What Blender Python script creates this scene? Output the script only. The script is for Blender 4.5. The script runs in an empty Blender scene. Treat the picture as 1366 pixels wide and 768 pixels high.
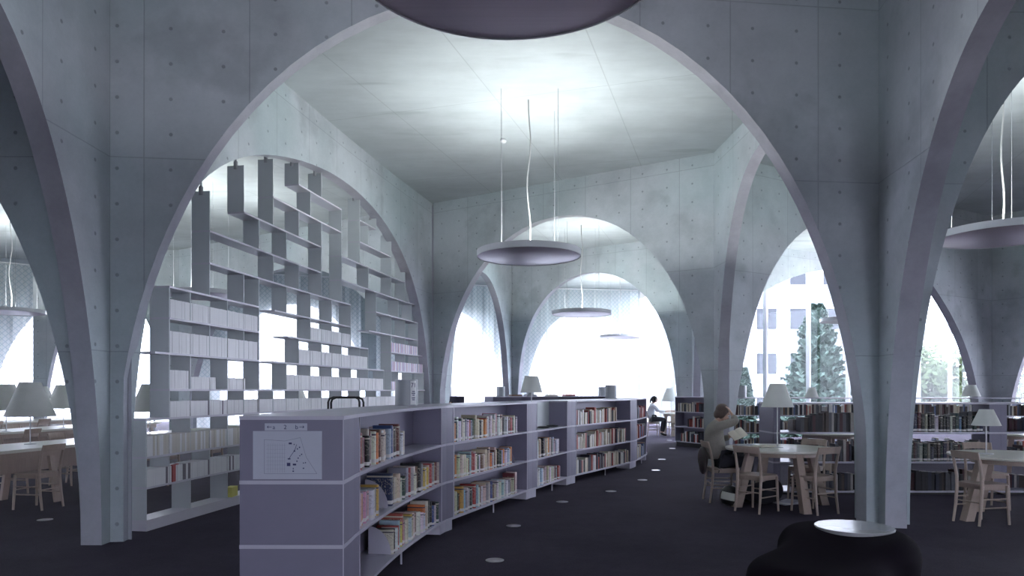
import bpy, bmesh, math, random
import numpy as np
from mathutils import Vector, Matrix

# ---------------------------------------------------------------- camera, world, exposure
SC = bpy.context.scene
COL = SC.collection
random.seed(7)
EYE = 1.55
cam_d = bpy.data.cameras.new('camera')
cam_d.sensor_width = 36.0
cam_d.lens = 950.0 / 1366.0 * 36.0
cam_d.shift_y = 137.0 / 1366.0
cam_d.clip_end = 300
cam = bpy.data.objects.new('camera', cam_d)
COL.objects.link(cam)
cam.location = (0, 0, EYE)
cam.rotation_euler = (math.pi / 2, 0, 0)
SC.camera = cam

W = bpy.data.worlds.new('overcast_sky')
SC.world = W
W.use_nodes = True
SKY_STRENGTH = 17.0
bg = W.node_tree.nodes['Background']
bg.inputs['Color'].default_value = (0.91, 0.865, 1.06, 1)
bg.inputs['Strength'].default_value = SKY_STRENGTH

SC.view_settings.view_transform = 'Standard'
SC.view_settings.look = 'None'
SC.view_settings.gamma = 1.0
SC.view_settings.use_curve_mapping = False
SC.view_settings.exposure = 0.0
PENDANT_WATTS = 35.0
TUBE_STRENGTH = 165.0
SC.cycles.max_bounces = 12
SC.cycles.diffuse_bounces = 6
SC.cycles.glossy_bounces = 4
SC.cycles.transparent_max_bounces = 16
SC.cycles.transmission_bounces = 8
SC.cycles.sample_clamp_indirect = 6.0

# ---------------------------------------------------------------- materials
def nt_of(name):
    m = bpy.data.materials.new(name)
    m.use_nodes = True
    nt = m.node_tree
    return m, nt, nt.nodes['Principled BSDF']

def node(nt, typ, **kw):
    n = nt.nodes.new(typ)
    for k, v in kw.items():
        setattr(n, k, v)
    return n

def link(nt, a, b):
    nt.links.new(a, b)

def math_node(nt, op, a, b=None, c=None, clamp=False):
    n = nt.nodes.new('ShaderNodeMath')
    n.operation = op
    n.use_clamp = clamp
    for i, v in enumerate((a, b, c)):
        if v is None:
            continue
        if isinstance(v, (int, float)):
            n.inputs[i].default_value = v
        else:
            nt.links.new(v, n.inputs[i])
    return n.outputs[0]

def mix_col(nt, f, a, b, typ='MIX'):
    n = nt.nodes.new('ShaderNodeMix')
    n.data_type = 'RGBA'
    n.blend_type = typ
    for sock, v in ((n.inputs[0], f), (n.inputs[6], a), (n.inputs[7], b)):
        if isinstance(v, (int, float)):
            sock.default_value = v
        elif isinstance(v, tuple):
            sock.default_value = v if len(v) == 4 else (*v, 1)
        else:
            nt.links.new(v, sock)
    return n.outputs[2]

def ramp(nt, v, a, b):
    n = nt.nodes.new('ShaderNodeMapRange')
    n.interpolation_type = 'SMOOTHSTEP'
    nt.links.new(v, n.inputs[0])
    n.inputs[1].default_value = a
    n.inputs[2].default_value = b
    return n.outputs[0]

def noise(nt, vec, scale, detail=4, rough=0.55):
    n = nt.nodes.new('ShaderNodeTexNoise')
    n.inputs['Scale'].default_value = scale
    n.inputs['Detail'].default_value = detail
    n.inputs['Roughness'].default_value = rough
    if vec is not None:
        nt.links.new(vec, n.inputs['Vector'])
    return n.outputs[0]

def plain(name, col, rough=0.5, metal=0.0, vary=0.08, scale=6.0, bump=0.0, spec=0.5, stretch=None):
    m, nt, p = nt_of(name)
    tc = node(nt, 'ShaderNodeTexCoord')
    v = tc.outputs['Object']
    if stretch:
        mp = node(nt, 'ShaderNodeMapping')
        mp.inputs['Scale'].default_value = stretch
        link(nt, v, mp.inputs['Vector'])
        v = mp.outputs[0]
    f = noise(nt, v, scale)
    lo = tuple(max(0, c * (1 - vary)) for c in col)
    hi = tuple(min(1, c * (1 + vary)) for c in col)
    link(nt, mix_col(nt, f, lo, hi), p.inputs['Base Color'])
    p.inputs['Roughness'].default_value = rough
    p.inputs['Metallic'].default_value = metal
    p.inputs['Specular IOR Level'].default_value = spec
    if bump:
        b = node(nt, 'ShaderNodeBump')
        b.inputs['Strength'].default_value = bump
        b.inputs['Distance'].default_value = 0.01
        link(nt, noise(nt, v, scale * 8), b.inputs['Height'])
        link(nt, b.outputs[0], p.inputs['Normal'])
    return m

def concrete(name, col, marks=True):
    m, nt, p = nt_of(name)
    uvn = node(nt, 'ShaderNodeUVMap')
    uv = uvn.outputs[0]
    tc = node(nt, 'ShaderNodeTexCoord')
    ob = tc.outputs['Object']
    big = ramp(nt, noise(nt, ob, 0.55, 5, 0.6), 0.30, 0.72)
    mid = noise(nt, ob, 3.0, 6, 0.65)
    fine = noise(nt, ob, 26.0, 4, 0.7)
    stain = ramp(nt, noise(nt, ob, 0.9, 4, 0.55), 0.56, 0.70)
    c = mix_col(nt, big, tuple(x * 0.74 for x in col), tuple(x * 1.12 for x in col))
    c = mix_col(nt, math_node(nt, 'MULTIPLY', ramp(nt, noise(nt, ob, 0.35, 3, 0.5), 0.4, 0.65), 0.45), c, (col[0] * 0.80, col[1] * 0.98, col[2] * 0.95))
    c = mix_col(nt, ramp(nt, mid, 0.3, 0.7), c, mix_col(nt, 0.06, c, (1, 1, 1)), 'MIX')
    c = mix_col(nt, math_node(nt, 'MULTIPLY', stain, 0.55), c, tuple(x * 0.62 for x in col))
    c = mix_col(nt, 0.14, c, mix_col(nt, fine, (0.2, 0.2, 0.2), (0.8, 0.8, 0.8)), 'OVERLAY')
    h = math_node(nt, 'MULTIPLY', fine, 0.15)
    if marks:
        sx = node(nt, 'ShaderNodeSeparateXYZ')
        link(nt, uv, sx.inputs[0])
        u, v = sx.outputs[0], sx.outputs[1]
        pw, ph = 1.05, 2.0
        cu = math_node(nt, 'DIVIDE', u, pw)
        cv = math_node(nt, 'DIVIDE', math_node(nt, 'ADD', v, 0.05), ph)
        su = math_node(nt, 'ABSOLUTE', math_node(nt, 'SUBTRACT', math_node(nt, 'FRACT', cu), 0.5))
        sv = math_node(nt, 'ABSOLUTE', math_node(nt, 'SUBTRACT', math_node(nt, 'FRACT', cv), 0.5))
        seam = math_node(nt, 'MAXIMUM', ramp(nt, su, 0.491, 0.4965), ramp(nt, sv, 0.4955, 0.4985))
        hu = math_node(nt, 'MULTIPLY', math_node(nt, 'SUBTRACT', math_node(nt, 'FRACT', math_node(nt, 'DIVIDE', u, 0.525)), 0.5), 0.525)
        hv = math_node(nt, 'MULTIPLY', math_node(nt, 'SUBTRACT', math_node(nt, 'FRACT', math_node(nt, 'DIVIDE', v, 0.365)), 0.5), 0.365)
        d = math_node(nt, 'SQRT', math_node(nt, 'ADD', math_node(nt, 'MULTIPLY', hu, hu), math_node(nt, 'MULTIPLY', hv, hv)))
        hole = math_node(nt, 'SUBTRACT', 1.0, ramp(nt, d, 0.013, 0.024))
        wn = node(nt, 'ShaderNodeTexWhiteNoise')
        wn.noise_dimensions = '2D'
        cb = node(nt, 'ShaderNodeCombineXYZ')
        link(nt, math_node(nt, 'FLOOR', cu), cb.inputs[0])
        link(nt, math_node(nt, 'FLOOR', cv), cb.inputs[1])
        link(nt, cb.outputs[0], wn.inputs['Vector'])
        c = mix_col(nt, math_node(nt, 'MULTIPLY', wn.outputs[0], 0.16), c, tuple(x * 0.6 for x in col))
        c = mix_col(nt, math_node(nt, 'MULTIPLY', seam, 0.36), c, tuple(x * 0.35 for x in col))
        c = mix_col(nt, math_node(nt, 'MULTIPLY', hole, 0.52), c, tuple(x * 0.22 for x in col))
        h = math_node(nt, 'SUBTRACT', h, math_node(nt, 'ADD', hole, math_node(nt, 'MULTIPLY', seam, 0.5)))
    link(nt, c, p.inputs['Base Color'])
    p.inputs['Roughness'].default_value = 0.62
    p.inputs['Specular IOR Level'].default_value = 0.3
    b = node(nt, 'ShaderNodeBump')
    b.inputs['Strength'].default_value = 0.35
    b.inputs['Distance'].default_value = 0.010
    link(nt, h, b.inputs['Height'])
    link(nt, b.outputs[0], p.inputs['Normal'])
    return m

def ceiling_mat():
    m, nt, p = nt_of('ceiling_concrete')
    tc = node(nt, 'ShaderNodeTexCoord')
    ob = tc.outputs['Object']
    col = (0.47, 0.50, 0.515)
    big = ramp(nt, noise(nt, ob, 0.5, 5, 0.6), 0.3, 0.72)
    mp = node(nt, 'ShaderNodeMapping')
    mp.inputs['Rotation'].default_value = (0, 0, 0.57)
    mp.inputs['Scale'].default_value = (0.5, 2.2, 1)
    link(nt, ob, mp.inputs[0])
    streak = noise(nt, mp.outputs[0], 1.4, 6, 0.65)
    stain = ramp(nt, noise(nt, mp.outputs[0], 1.0, 3, 0.5), 0.62, 0.74)
    c = mix_col(nt, big, tuple(x * 0.86 for x in col), tuple(x * 1.08 for x in col))
    c = mix_col(nt, 0.3, c, mix_col(nt, streak, (0.2, 0.2, 0.2), (0.8, 0.8, 0.8)), 'OVERLAY')
    c = mix_col(nt, math_node(nt, 'MULTIPLY', stain, 0.4), c, tuple(x * 0.6 for x in col))
    mp2 = node(nt, 'ShaderNodeMapping')
    mp2.inputs['Rotation'].default_value = (0, 0, 0.3)
    link(nt, ob, mp2.inputs[0])
    sx = node(nt, 'ShaderNodeSeparateXYZ')
    link(nt, mp2.outputs[0], sx.inputs[0])
    def line(sock, per):
        a = math_node(nt, 'ABSOLUTE', math_node(nt, 'SUBTRACT', math_node(nt, 'FRACT', math_node(nt, 'DIVIDE', sock, per)), 0.5))
        return ramp(nt, a, 0.5 - 0.012 / per, 0.5 - 0.005 / per)
    ln = math_node(nt, 'MAXIMUM', line(sx.outputs[0], 1.8), line(sx.outputs[1], 3.6))
    c = mix_col(nt, math_node(nt, 'MULTIPLY', ln, 0.32), c, tuple(x * 0.4 for x in col))
    link(nt, c, p.inputs['Base Color'])
    p.inputs['Roughness'].default_value = 0.65
    return m

def carpet_mat():
    m, nt, p = nt_of('dark_carpet')
    tc = node(nt, 'ShaderNodeTexCoord')
    ob = tc.outputs['Object']
    n1 = noise(nt, ob, 60, 3, 0.7)
    n2 = ramp(nt, noise(nt, ob, 0.8, 4, 0.6), 0.3, 0.7)
    n3 = noise(nt, ob, 9, 4, 0.7)
    c = mix_col(nt, n1, (0.026, 0.022, 0.034), (0.084, 0.073, 0.106))
    c = mix_col(nt, math_node(nt, 'MULTIPLY', n2, 0.5), c, (0.030, 0.026, 0.040))
    c = mix_col(nt, 0.4, c, mix_col(nt, n3, (0.25, 0.25, 0.25), (0.7, 0.7, 0.7)), 'OVERLAY')
    link(nt, c, p.inputs['Base Color'])
    p.inputs['Roughness'].default_value = 0.95
    p.inputs['Specular IOR Level'].default_value = 0.1
    b = node(nt, 'ShaderNodeBump')
    b.inputs['Strength'].default_value = 0.6
    b.inputs['Distance'].default_value = 0.01
    link(nt, n1, b.inputs['Height'])
    link(nt, b.outputs[0], p.inputs['Normal'])
    return m

def glass_mat():
    m, nt, p = nt_of('window_glass')
    nt.nodes.remove(p)
    out = nt.nodes['Material Output']
    tr = node(nt, 'ShaderNodeBsdfTransparent')
    tr.inputs[0].default_value = (0.90, 0.95, 0.95, 1)
    gl = node(nt, 'ShaderNodeBsdfGlossy')
    gl.inputs['Roughness'].default_value = 0.02
    lw = node(nt, 'ShaderNodeLayerWeight')
    fc = math_node(nt, 'POWER', lw.outputs['Facing'], 5.0)
    fr = math_node(nt, 'ADD', math_node(nt, 'MULTIPLY', fc, 0.6), 0.004)
    mx = node(nt, 'ShaderNodeMixShader')
    link(nt, fr, mx.inputs[0])
    link(nt, tr.outputs[0], mx.inputs[1])
    link(nt, gl.outputs[0], mx.inputs[2])
    link(nt, mx.outputs[0], out.inputs[0])
    return m

def curtain_mat():
    m, nt, p = nt_of('lace_curtain')
    nt.nodes.remove(p)
    out = nt.nodes['Material Output']
    uvn = node(nt, 'ShaderNodeUVMap')
    mp = node(nt, 'ShaderNodeMapping')
    mp.inputs['Rotation'].default_value = (0, 0, math.pi / 4)
    mp.inputs['Scale'].default_value = (7.5, 7.5, 1)
    link(nt, uvn.outputs[0], mp.inputs[0])
    sx = node(nt, 'ShaderNodeSeparateXYZ')
    link(nt, mp.outputs[0], sx.inputs[0])
    def ln(s):
        a = math_node(nt, 'ABSOLUTE', math_node(nt, 'SUBTRACT', math_node(nt, 'FRACT', s), 0.5))
        return ramp(nt, a, 0.36, 0.46)
    pat = math_node(nt, 'MAXIMUM', ln(sx.outputs[0]), ln(sx.outputs[1]))
    col = mix_col(nt, pat, (0.86, 0.89, 0.90), (0.50, 0.57, 0.60))
    df = node(nt, 'ShaderNodeBsdfDiffuse')
    ts = node(nt, 'ShaderNodeBsdfTranslucent')
    tp = node(nt, 'ShaderNodeBsdfTransparent')
    link(nt, col, df.inputs[0])
    link(nt, col, ts.inputs[0])
    m1 = node(nt, 'ShaderNodeMixShader')
    m1.inputs[0].default_value = 0.6
    link(nt, df.outputs[0], m1.inputs[1])
    link(nt, ts.outputs[0], m1.inputs[2])
    m2 = node(nt, 'ShaderNodeMixShader')
    link(nt, math_node(nt, 'SUBTRACT', 0.22, math_node(nt, 'MULTIPLY', pat, 0.20)), m2.inputs[0])
    link(nt, m1.outputs[0], m2.inputs[1])
    link(nt, tp.outputs[0], m2.inputs[2])
    link(nt, m2.outputs[0], out.inputs[0])
    return m

def shade_mat():
    m, nt, p = nt_of('lamp_shade_paper')
    out = nt.nodes['Material Output']
    tc = node(nt, 'ShaderNodeTexCoord')
    col = mix_col(nt, noise(nt, tc.outputs['Object'], 8), (0.78, 0.80, 0.76), (0.86, 0.87, 0.84))
    link(nt, col, p.inputs['Base Color'])
    p.inputs['Roughness'].default_value = 0.8
    ts = node(nt, 'ShaderNodeBsdfTranslucent')
    link(nt, col, ts.inputs[0])
    mx = node(nt, 'ShaderNodeMixShader')
    mx.inputs[0].default_value = 0.35
    link(nt, p.outputs[0], mx.inputs[1])
    link(nt, ts.outputs[0], mx.inputs[2])
    link(nt, mx.outputs[0], out.inputs[0])
    return m

def emit_mat(name, col, s):
    m, nt, p = nt_of(name)
    p.inputs['Base Color'].default_value = (*col, 1)
    p.inputs['Emission Color'].default_value = (*col, 1)
    p.inputs['Emission Strength'].default_value = s
    return m

def book_mat():
    """cover colour from the object's colour; a paper label near the foot of the spine and a printed band."""
    m, nt, p = nt_of('book_cover')
    oi = node(nt, 'ShaderNodeObjectInfo')
    tc = node(nt, 'ShaderNodeTexCoord')
    sx = node(nt, 'ShaderNodeSeparateXYZ')
    link(nt, tc.outputs['Generated'], sx.inputs[0])
    z = sx.outputs[2]
    rnd = oi.outputs['Random']
    def band(lo, hi):
        a = math_node(nt, 'GREATER_THAN', z, lo)
        b = math_node(nt, 'LESS_THAN', z, hi)
        return math_node(nt, 'MULTIPLY', a, b)
    c = oi.outputs['Color']
    nz = noise(nt, tc.outputs['Generated'], 14, 3, 0.6)
    word = math_node(nt, 'MULTIPLY', band(0.36, 0.84), math_node(nt, 'GREATER_THAN', nz, 0.56))
    bw = node(nt, 'ShaderNodeRGBToBW')
    link(nt, c, bw.inputs[0])
    inv = mix_col(nt, math_node(nt, 'GREATER_THAN', bw.outputs[0], 0.25), (0.55, 0.5, 0.4), (0.06, 0.05, 0.08))
    c = mix_col(nt, math_node(nt, 'MULTIPLY', word, 0.55), c, inv)
    c = mix_col(nt, math_node(nt, 'MULTIPLY', band(0.88, 0.93), math_node(nt, 'GREATER_THAN', rnd, 0.6)), c, inv)
    c = mix_col(nt, band(0.06, 0.17), c, (0.66, 0.64, 0.62))
    link(nt, c, p.inputs['Base Color'])
    p.inputs['Roughness'].default_value = 0.45
    return m

MT = {}
MT['conc'] = concrete('fair_faced_concrete', (0.445, 0.470, 0.500))
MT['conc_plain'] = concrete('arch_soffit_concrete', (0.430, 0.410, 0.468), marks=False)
MT['ceil'] = ceiling_mat()
MT['carpet'] = carpet_mat()
MT['glass'] = glass_mat()
MT['curtain'] = curtain_mat()
MT['shade'] = shade_mat()
MT['book'] = book_mat()
MT['page'] = plain('book_pages', (0.70, 0.66, 0.56), 0.8, vary=0.1, scale=40, stretch=(60, 1, 1))
MT['slate'] = plain('slate_panel_paint', (0.200, 0.186, 0.255), 0.45, vary=0.05)
MT['white'] = plain('white_shelf_paint', (0.50, 0.48, 0.56), 0.3, vary=0.04)
MT['lattice'] = plain('grey_lattice_paint', (0.52, 0.55, 0.565), 0.42, vary=0.05)
MT['lattice_edge'] = plain('pale_shelf_board_paint', (0.56, 0.54, 0.60), 0.32, vary=0.04)
MT['journal'] = plain('pale_journal_spines', (0.76, 0.74, 0.79), 0.6, vary=0.35, scale=5, stretch=(14, 14, 0.5))
MT['journal_b'] = plain('beige_journal_spines', (0.60, 0.56, 0.51), 0.6, vary=0.3, scale=5, stretch=(14, 14, 0.5))
MT['journal_d'] = plain('dark_journal_spines', (0.14, 0.12, 0.15), 0.6, vary=0.3)
MT['journal_p'] = plain('pink_journal_spines', (0.60, 0.44, 0.50), 0.6, vary=0.3)
MT['journal_l'] = plain('lilac_journal_spines', (0.46, 0.44, 0.60), 0.6, vary=0.3)
MT['alu'] = plain('brushed_aluminium', (0.62, 0.52, 0.60), 0.30, 0.75, spec=0.8, vary=0.12, scale=3, stretch=(0.3, 14, 1))
MT['rim'] = plain('lamp_rim_white', (0.66, 0.66, 0.68), 0.4, vary=0.03)
MT['wire'] = plain('steel_wire', (0.34, 0.34, 0.36), 0.5, 0.2, vary=0.03)
MT['cord'] = plain('white_power_cord', (0.50, 0.49, 0.49), 0.5, vary=0.03)
MT['tube'] = emit_mat('fluorescent_tube', (0.92, 1.0, 0.98), TUBE_STRENGTH)
MT['tube_dim'] = emit_mat('fluorescent_tube_dimmed', (0.95, 0.98, 1.08), TUBE_STRENGTH * 0.56)
MT['wood'] = plain('pale_beech', (0.43, 0.34, 0.285), 0.42, vary=0.14, scale=3, stretch=(10, 10, 1))
MT['wood_dark'] = plain('brown_beech', (0.34, 0.26, 0.23), 0.42, vary=0.14, scale=3, stretch=(10, 10, 1))
MT['top'] = plain('pale_table_laminate', (0.72, 0.70, 0.62), 0.28, vary=0.05, scale=3, stretch=(1, 8, 1))
MT['sofa'] = plain('black_plum_felt', (0.007, 0.0045, 0.009), 0.9, vary=0.3, scale=90, bump=0.3, spec=0.05)
MT['gloss'] = plain('white_gloss_disc', (0.90, 0.90, 0.91), 0.20, 0.6, vary=0.03)
MT['steel'] = plain('brushed_steel_outlet', (0.55, 0.55, 0.58), 0.28, 1.0, vary=0.1, scale=20)
MT['black'] = plain('black_plastic', (0.012, 0.012, 0.014), 0.35, vary=0.2)
MT['paper'] = plain('printed_paper', (0.48, 0.49, 0.57), 0.7, vary=0.04)
MT['white_paper'] = plain('white_paper', (0.80, 0.80, 0.80), 0.7, vary=0.04)
MT['ink'] = plain('blue_ink', (0.03, 0.03, 0.11), 0.7, vary=0.1)
MT['ink_pale'] = plain('pale_grey_ink', (0.22, 0.23, 0.31), 0.7, vary=0.1)
MT['grey_cyl'] = plain('grey_sign_paint', (0.33, 0.35, 0.37), 0.35, vary=0.04)
MT['skin'] = plain('skin', (0.46, 0.29, 0.22), 0.5, vary=0.06, scale=20)
MT['knit'] = plain('grey_knit', (0.29, 0.27, 0.24), 0.9, vary=0.2, scale=60, bump=0.4)
MT['shirt'] = plain('white_cotton', (0.75, 0.75, 0.78), 0.85, vary=0.05, scale=40)
MT['denim'] = plain('black_trousers', (0.018, 0.018, 0.026), 0.85, vary=0.2, scale=60)
MT['hair'] = plain('brown_hair', (0.085, 0.055, 0.045), 0.45, vary=0.5, scale=40, stretch=(6, 6, 1), bump=0.4)
MT['hair_b'] = plain('black_hair', (0.015, 0.012, 0.014), 0.45, vary=0.5, scale=40)
MT['yellow'] = plain('yellow_card', (0.62, 0.58, 0.16), 0.6, vary=0.1)
MT['red'] = plain('red_cloth_cover', (0.33, 0.05, 0.05), 0.6, vary=0.1)
MT['leaf'] = plain('conifer_needles', (0.070, 0.105, 0.090), 0.9, vary=0.5, scale=3, spec=0.0)
MT['leaf_b'] = plain('young_leaves', (0.065, 0.088, 0.048), 0.9, vary=0.5, scale=3, spec=0.0)
MT['bark'] = plain('bark', (0.040, 0.034, 0.032), 0.9, vary=0.3, scale=9)
MT['ground'] = plain('outdoor_ground', (0.15, 0.165, 0.14), 0.9, vary=0.3, scale=0.3)
MT['render_wall'] = plain('pale_building_render', (0.17, 0.18, 0.20), 0.8, vary=0.05, scale=0.8)
MT['far_pane'] = plain('far_window_glass', (0.055, 0.060, 0.070), 0.8, vary=0.1, spec=0.1)
MT['mullion'] = plain('white_mullion', (0.82, 0.82, 0.85), 0.4, vary=0.03)

# ---------------------------------------------------------------- mesh helpers
class MB:
    def __init__(s):
        s.v, s.f, s.uv = [], [], []
    def add(s, vs, fs, uvs=None):
        o = len(s.v)
        s.v += [tuple(p) for p in vs]
        for i, f in enumerate(fs):
            s.f.append([o + k for k in f])
            s.uv.append(uvs[i] if uvs else None)
        return s
    def box(s, x0, x1, y0, y1, z0, z1, M=None):
        vs = [Vector(p) for p in ((x0, y0, z0), (x1, y0, z0), (x1, y1, z0), (x0, y1, z0), (x0, y0, z1), (x1, y0, z1), (x1, y1, z1), (x0, y1, z1))]
        if M is not None:
            vs = [M @ p for p in vs]
        return s.add(vs, [(0, 3, 2, 1), (4, 5, 6, 7), (0, 1, 5, 4), (1, 2, 6, 5), (2, 3, 7, 6), (3, 0, 4, 7)])
    def prism(s, outline, z0, z1, M=None):
        n = len(outline)
        vs = [Vector((x, y, z0)) for x, y in outline] + [Vector((x, y, z1)) for x, y in outline]
        if M is not None:
            vs = [M @ p for p in vs]
        fs = [tuple(range(n - 1, -1, -1)), tuple(range(n, 2 * n))] + [(i, (i + 1) % n, n + (i + 1) % n, n + i) for i in range(n)]
        return s.add(vs, fs)
    def lathe(s, prof, n=24, c=(0, 0, 0), caps=True):
        vs, fs = [], []
        m = len(prof)
        for i in range(n):
            a = 2 * math.pi * i / n
            for r, z in prof:
                vs.append((c[0] + r * math.cos(a), c[1] + r * math.sin(a), c[2] + z))
        for i in range(n):
            j = (i + 1) % n
            for k in range(m - 1):
                fs.append((i * m + k, j * m + k, j * m + k + 1, i * m + k + 1))
        if caps:
            if prof[0][0] > 1e-6:
                fs.append(tuple(i * m for i in range(n - 1, -1, -1)))
            if prof[-1][0] > 1e-6:
                fs.append(tuple(i * m + m - 1 for i in range(n)))
        return s.add(vs, fs)
    def tube(s, pts, r, n=8):
        pts = [Vector(p) for p in pts]
        rs = r if isinstance(r, (list, tuple)) else [r] * len(pts)
        vs, fs = [], []
        up = None
        for i, p in enumerate(pts):
            t = (pts[min(i + 1, len(pts) - 1)] - pts[max(i - 1, 0)]).normalized()
            if up is None:
                up = Vector((0, 0, 1)) if abs(t.z) < 0.9 else Vector((1, 0, 0))
            a = t.cross(up).normalized()
            b = a.cross(t).normalized()
            up = b
            for k in range(n):
                w = 2 * math.pi * k / n
                vs.append(p + (a * math.cos(w) + b * math.sin(w)) * rs[i])
        for i in range(len(pts) - 1):
            for k in range(n):
                fs.append((i * n + k, i * n + (k + 1) % n, (i + 1) * n + (k + 1) % n, (i + 1) * n + k))
        fs.append(tuple(range(n - 1, -1, -1)))
        fs.append(tuple((len(pts) - 1) * n + k for k in range(n)))
        return s.add(vs, fs)
    def bar(s, p0, p1, w, d, side=(0, 0, 1)):
        """rectangular bar from p0 to p1, w across, d along `side`."""
        p0, p1 = Vector(p0), Vector(p1)
        t = (p1 - p0).normalized()
        a = t.cross(Vector(side)).normalized()
        b = a.cross(t).normalized()
        vs = []
        for p in (p0, p1):
            for i, j in ((-1, -1), (1, -1), (1, 1), (-1, 1)):
                vs.append(p + a * (w / 2 * i) + b * (d / 2 * j))
        return s.add(vs, [(0, 3, 2, 1), (4, 5, 6, 7), (0, 1, 5, 4), (1, 2, 6, 5), (2, 3, 7, 6), (3, 0, 4, 7)])
    def ellipsoid(s, c, r, n=16, m=10, M=None):
        vs, fs = [], []
        for i in range(m + 1):
            t = math.pi * i / m
            for k in range(n):
                a = 2 * math.pi * k / n
                p = Vector((r[0] * math.sin(t) * math.cos(a), r[1] * math.sin(t) * math.sin(a), r[2] * math.cos(t)))
                if M is not None:
                    p = M @ p
                vs.append(p + Vector(c))
        for i in range(m):
            for k in range(n):
                fs.append((i * n + k, (i + 1) * n + k, (i + 1) * n + (k + 1) % n, i * n + (k + 1) % n))
        return s.add(vs, fs)
    def mesh(s, name, mat, smooth=False):
        me = bpy.data.meshes.new(name)
        me.from_pydata([tuple(p) for p in s.v], [], s.f)
        if any(u is not None for u in s.uv):
            l = me.uv_layers.new(name='UVMap')
            k = 0
            for f, u in zip(s.f, s.uv):
                for i in range(len(f)):
                    l.data[k].uv = u[i] if u else (0, 0)
                    k += 1
        for mm in (mat if isinstance(mat, (list, tuple)) else [mat]):
            me.materials.append(mm)
        bm = bmesh.new()
        bm.from_mesh(me)
        bmesh.ops.remove_doubles(bm, verts=bm.verts, dist=1e-6)
        bmesh.ops.recalc_face_normals(bm, faces=bm.faces)
        bm.to_mesh(me)
        bm.free()
        if smooth:
            me.shade_smooth()
            try:
                me.set_sharp_from_angle(angle=math.radians(38))
            except Exception:
                pass
        return me
    def build(s, name, mat, parent=None, world=False, smooth=False, loc=None):
        """link as one object; world=True: vertices are in world space and the parent only translates."""
        if world and parent is not None:
            o = parent
            off = Vector((0, 0, 0))
            while o is not None:
                off += o.location
                o = o.parent
            s.v = [tuple(Vector(p) - off) for p in s.v]
        ob = bpy.data.objects.new(name, s.mesh(name, mat, smooth))
        COL.objects.link(ob)
        if parent is not None:
            ob.parent = parent
        if loc is not None:
            ob.location = loc
        return ob

def tag(o, label=None, cat=None, group=None, kind=None):
    if label: o['label'] = label
    if cat: o['category'] = cat
    if group: o['group'] = group
    if kind: o['kind'] = kind
    return o

def thing(name, label, cat, loc=(0, 0, 0), rz=0.0, group=None):
    o = bpy.data.objects.new(name, None)
    o.empty_display_size = 0.1
    COL.objects.link(o)
    o.location = loc
    o.rotation_euler = (0, 0, rz)
    return tag(o, label, cat, group)

def copy_tree(o, parent=None):
    c = o.copy()
    COL.objects.link(c)
    c.parent = parent
    for ch in list(o.children):
        copy_tree(ch, c)
    return c

def dup(o, loc, rz, label=None, group=None, scale=None):
    c = copy_tree(o)
    c.location = loc
    c.rotation_euler = (0, 0, rz)
    if label: c['label'] = label
    if group: c['group'] = group
    if scale: c.scale = scale
    return c

def lettering(body, size, depth, mt, parent, loc, rot):
    c = bpy.data.curves.new('lettering', 'FONT')
    c.body = body
    c.size = size
    c.align_x = 'CENTER'
    c.extrude = depth
    o = bpy.data.objects.new('lettering', c)
    COL.objects.link(o)
    me = bpy.data.meshes.new_from_object(o.evaluated_get(bpy.context.evaluated_depsgraph_get()))
    bpy.data.objects.remove(o)
    me.materials.clear()
    me.materials.append(mt)
    o = bpy.data.objects.new('lettering', me)
    COL.objects.link(o)
    o.parent = parent
    o.location = loc
    o.rotation_euler = rot
    return o

def structure(o, label=None):
    o['kind'] = 'structure'
    if label: o['label'] = label
    return o

def ordinal(n):
    return '%d%s' % (n, 'th' if 10 <= n % 100 <= 20 else {1: 'st', 2: 'nd', 3: 'rd'}.get(n % 10, 'th'))

class Curve:
    """plan curve with arc length; at(s) -> point, tangent; normal is to the left of travel."""
    def __init__(s, pts, dense=False):
        P = [Vector(p).to_2d() for p in pts]
        if dense and len(P) > 2:
            out = []
            for i in range(len(P) - 1):
                p0, p1, p2, p3 = P[max(i - 1, 0)], P[i], P[i + 1], P[min(i + 2, len(P) - 1)]
                n = max(2, int((p2 - p1).length / 0.08))
                for k in range(n):
                    t = k / n
                    out.append(0.5 * ((2 * p1) + (p2 - p0) * t + (2 * p0 - 5 * p1 + 4 * p2 - p3) * t * t + (3 * p1 - p0 - 3 * p2 + p3) * t ** 3))
            out.append(P[-1])
            P = out
        s.P = P
        s.S = [0.0]
        for a, b in zip(P[:-1], P[1:]):
            s.S.append(s.S[-1] + (b - a).length)
        s.L = s.S[-1]
    def at(s, d):
        d2 = min(max(d, 0), s.L)
        i = int(np.searchsorted(s.S, d2, side='right')) - 1
        i = min(max(i, 0), len(s.P) - 2)
        t = (s.P[i + 1] - s.P[i]).normalized()
        return s.P[i] + t * (d - s.S[i]), t
    def off(s, d, n):
        p, t = s.at(d)
        return p + Vector((-t.y, t.x)) * n
    def near(s, q):
        q = Vector(q).to_2d()
        return s.S[min(range(len(s.P)), key=lambda i: (s.P[i] - q).length)]

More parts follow.
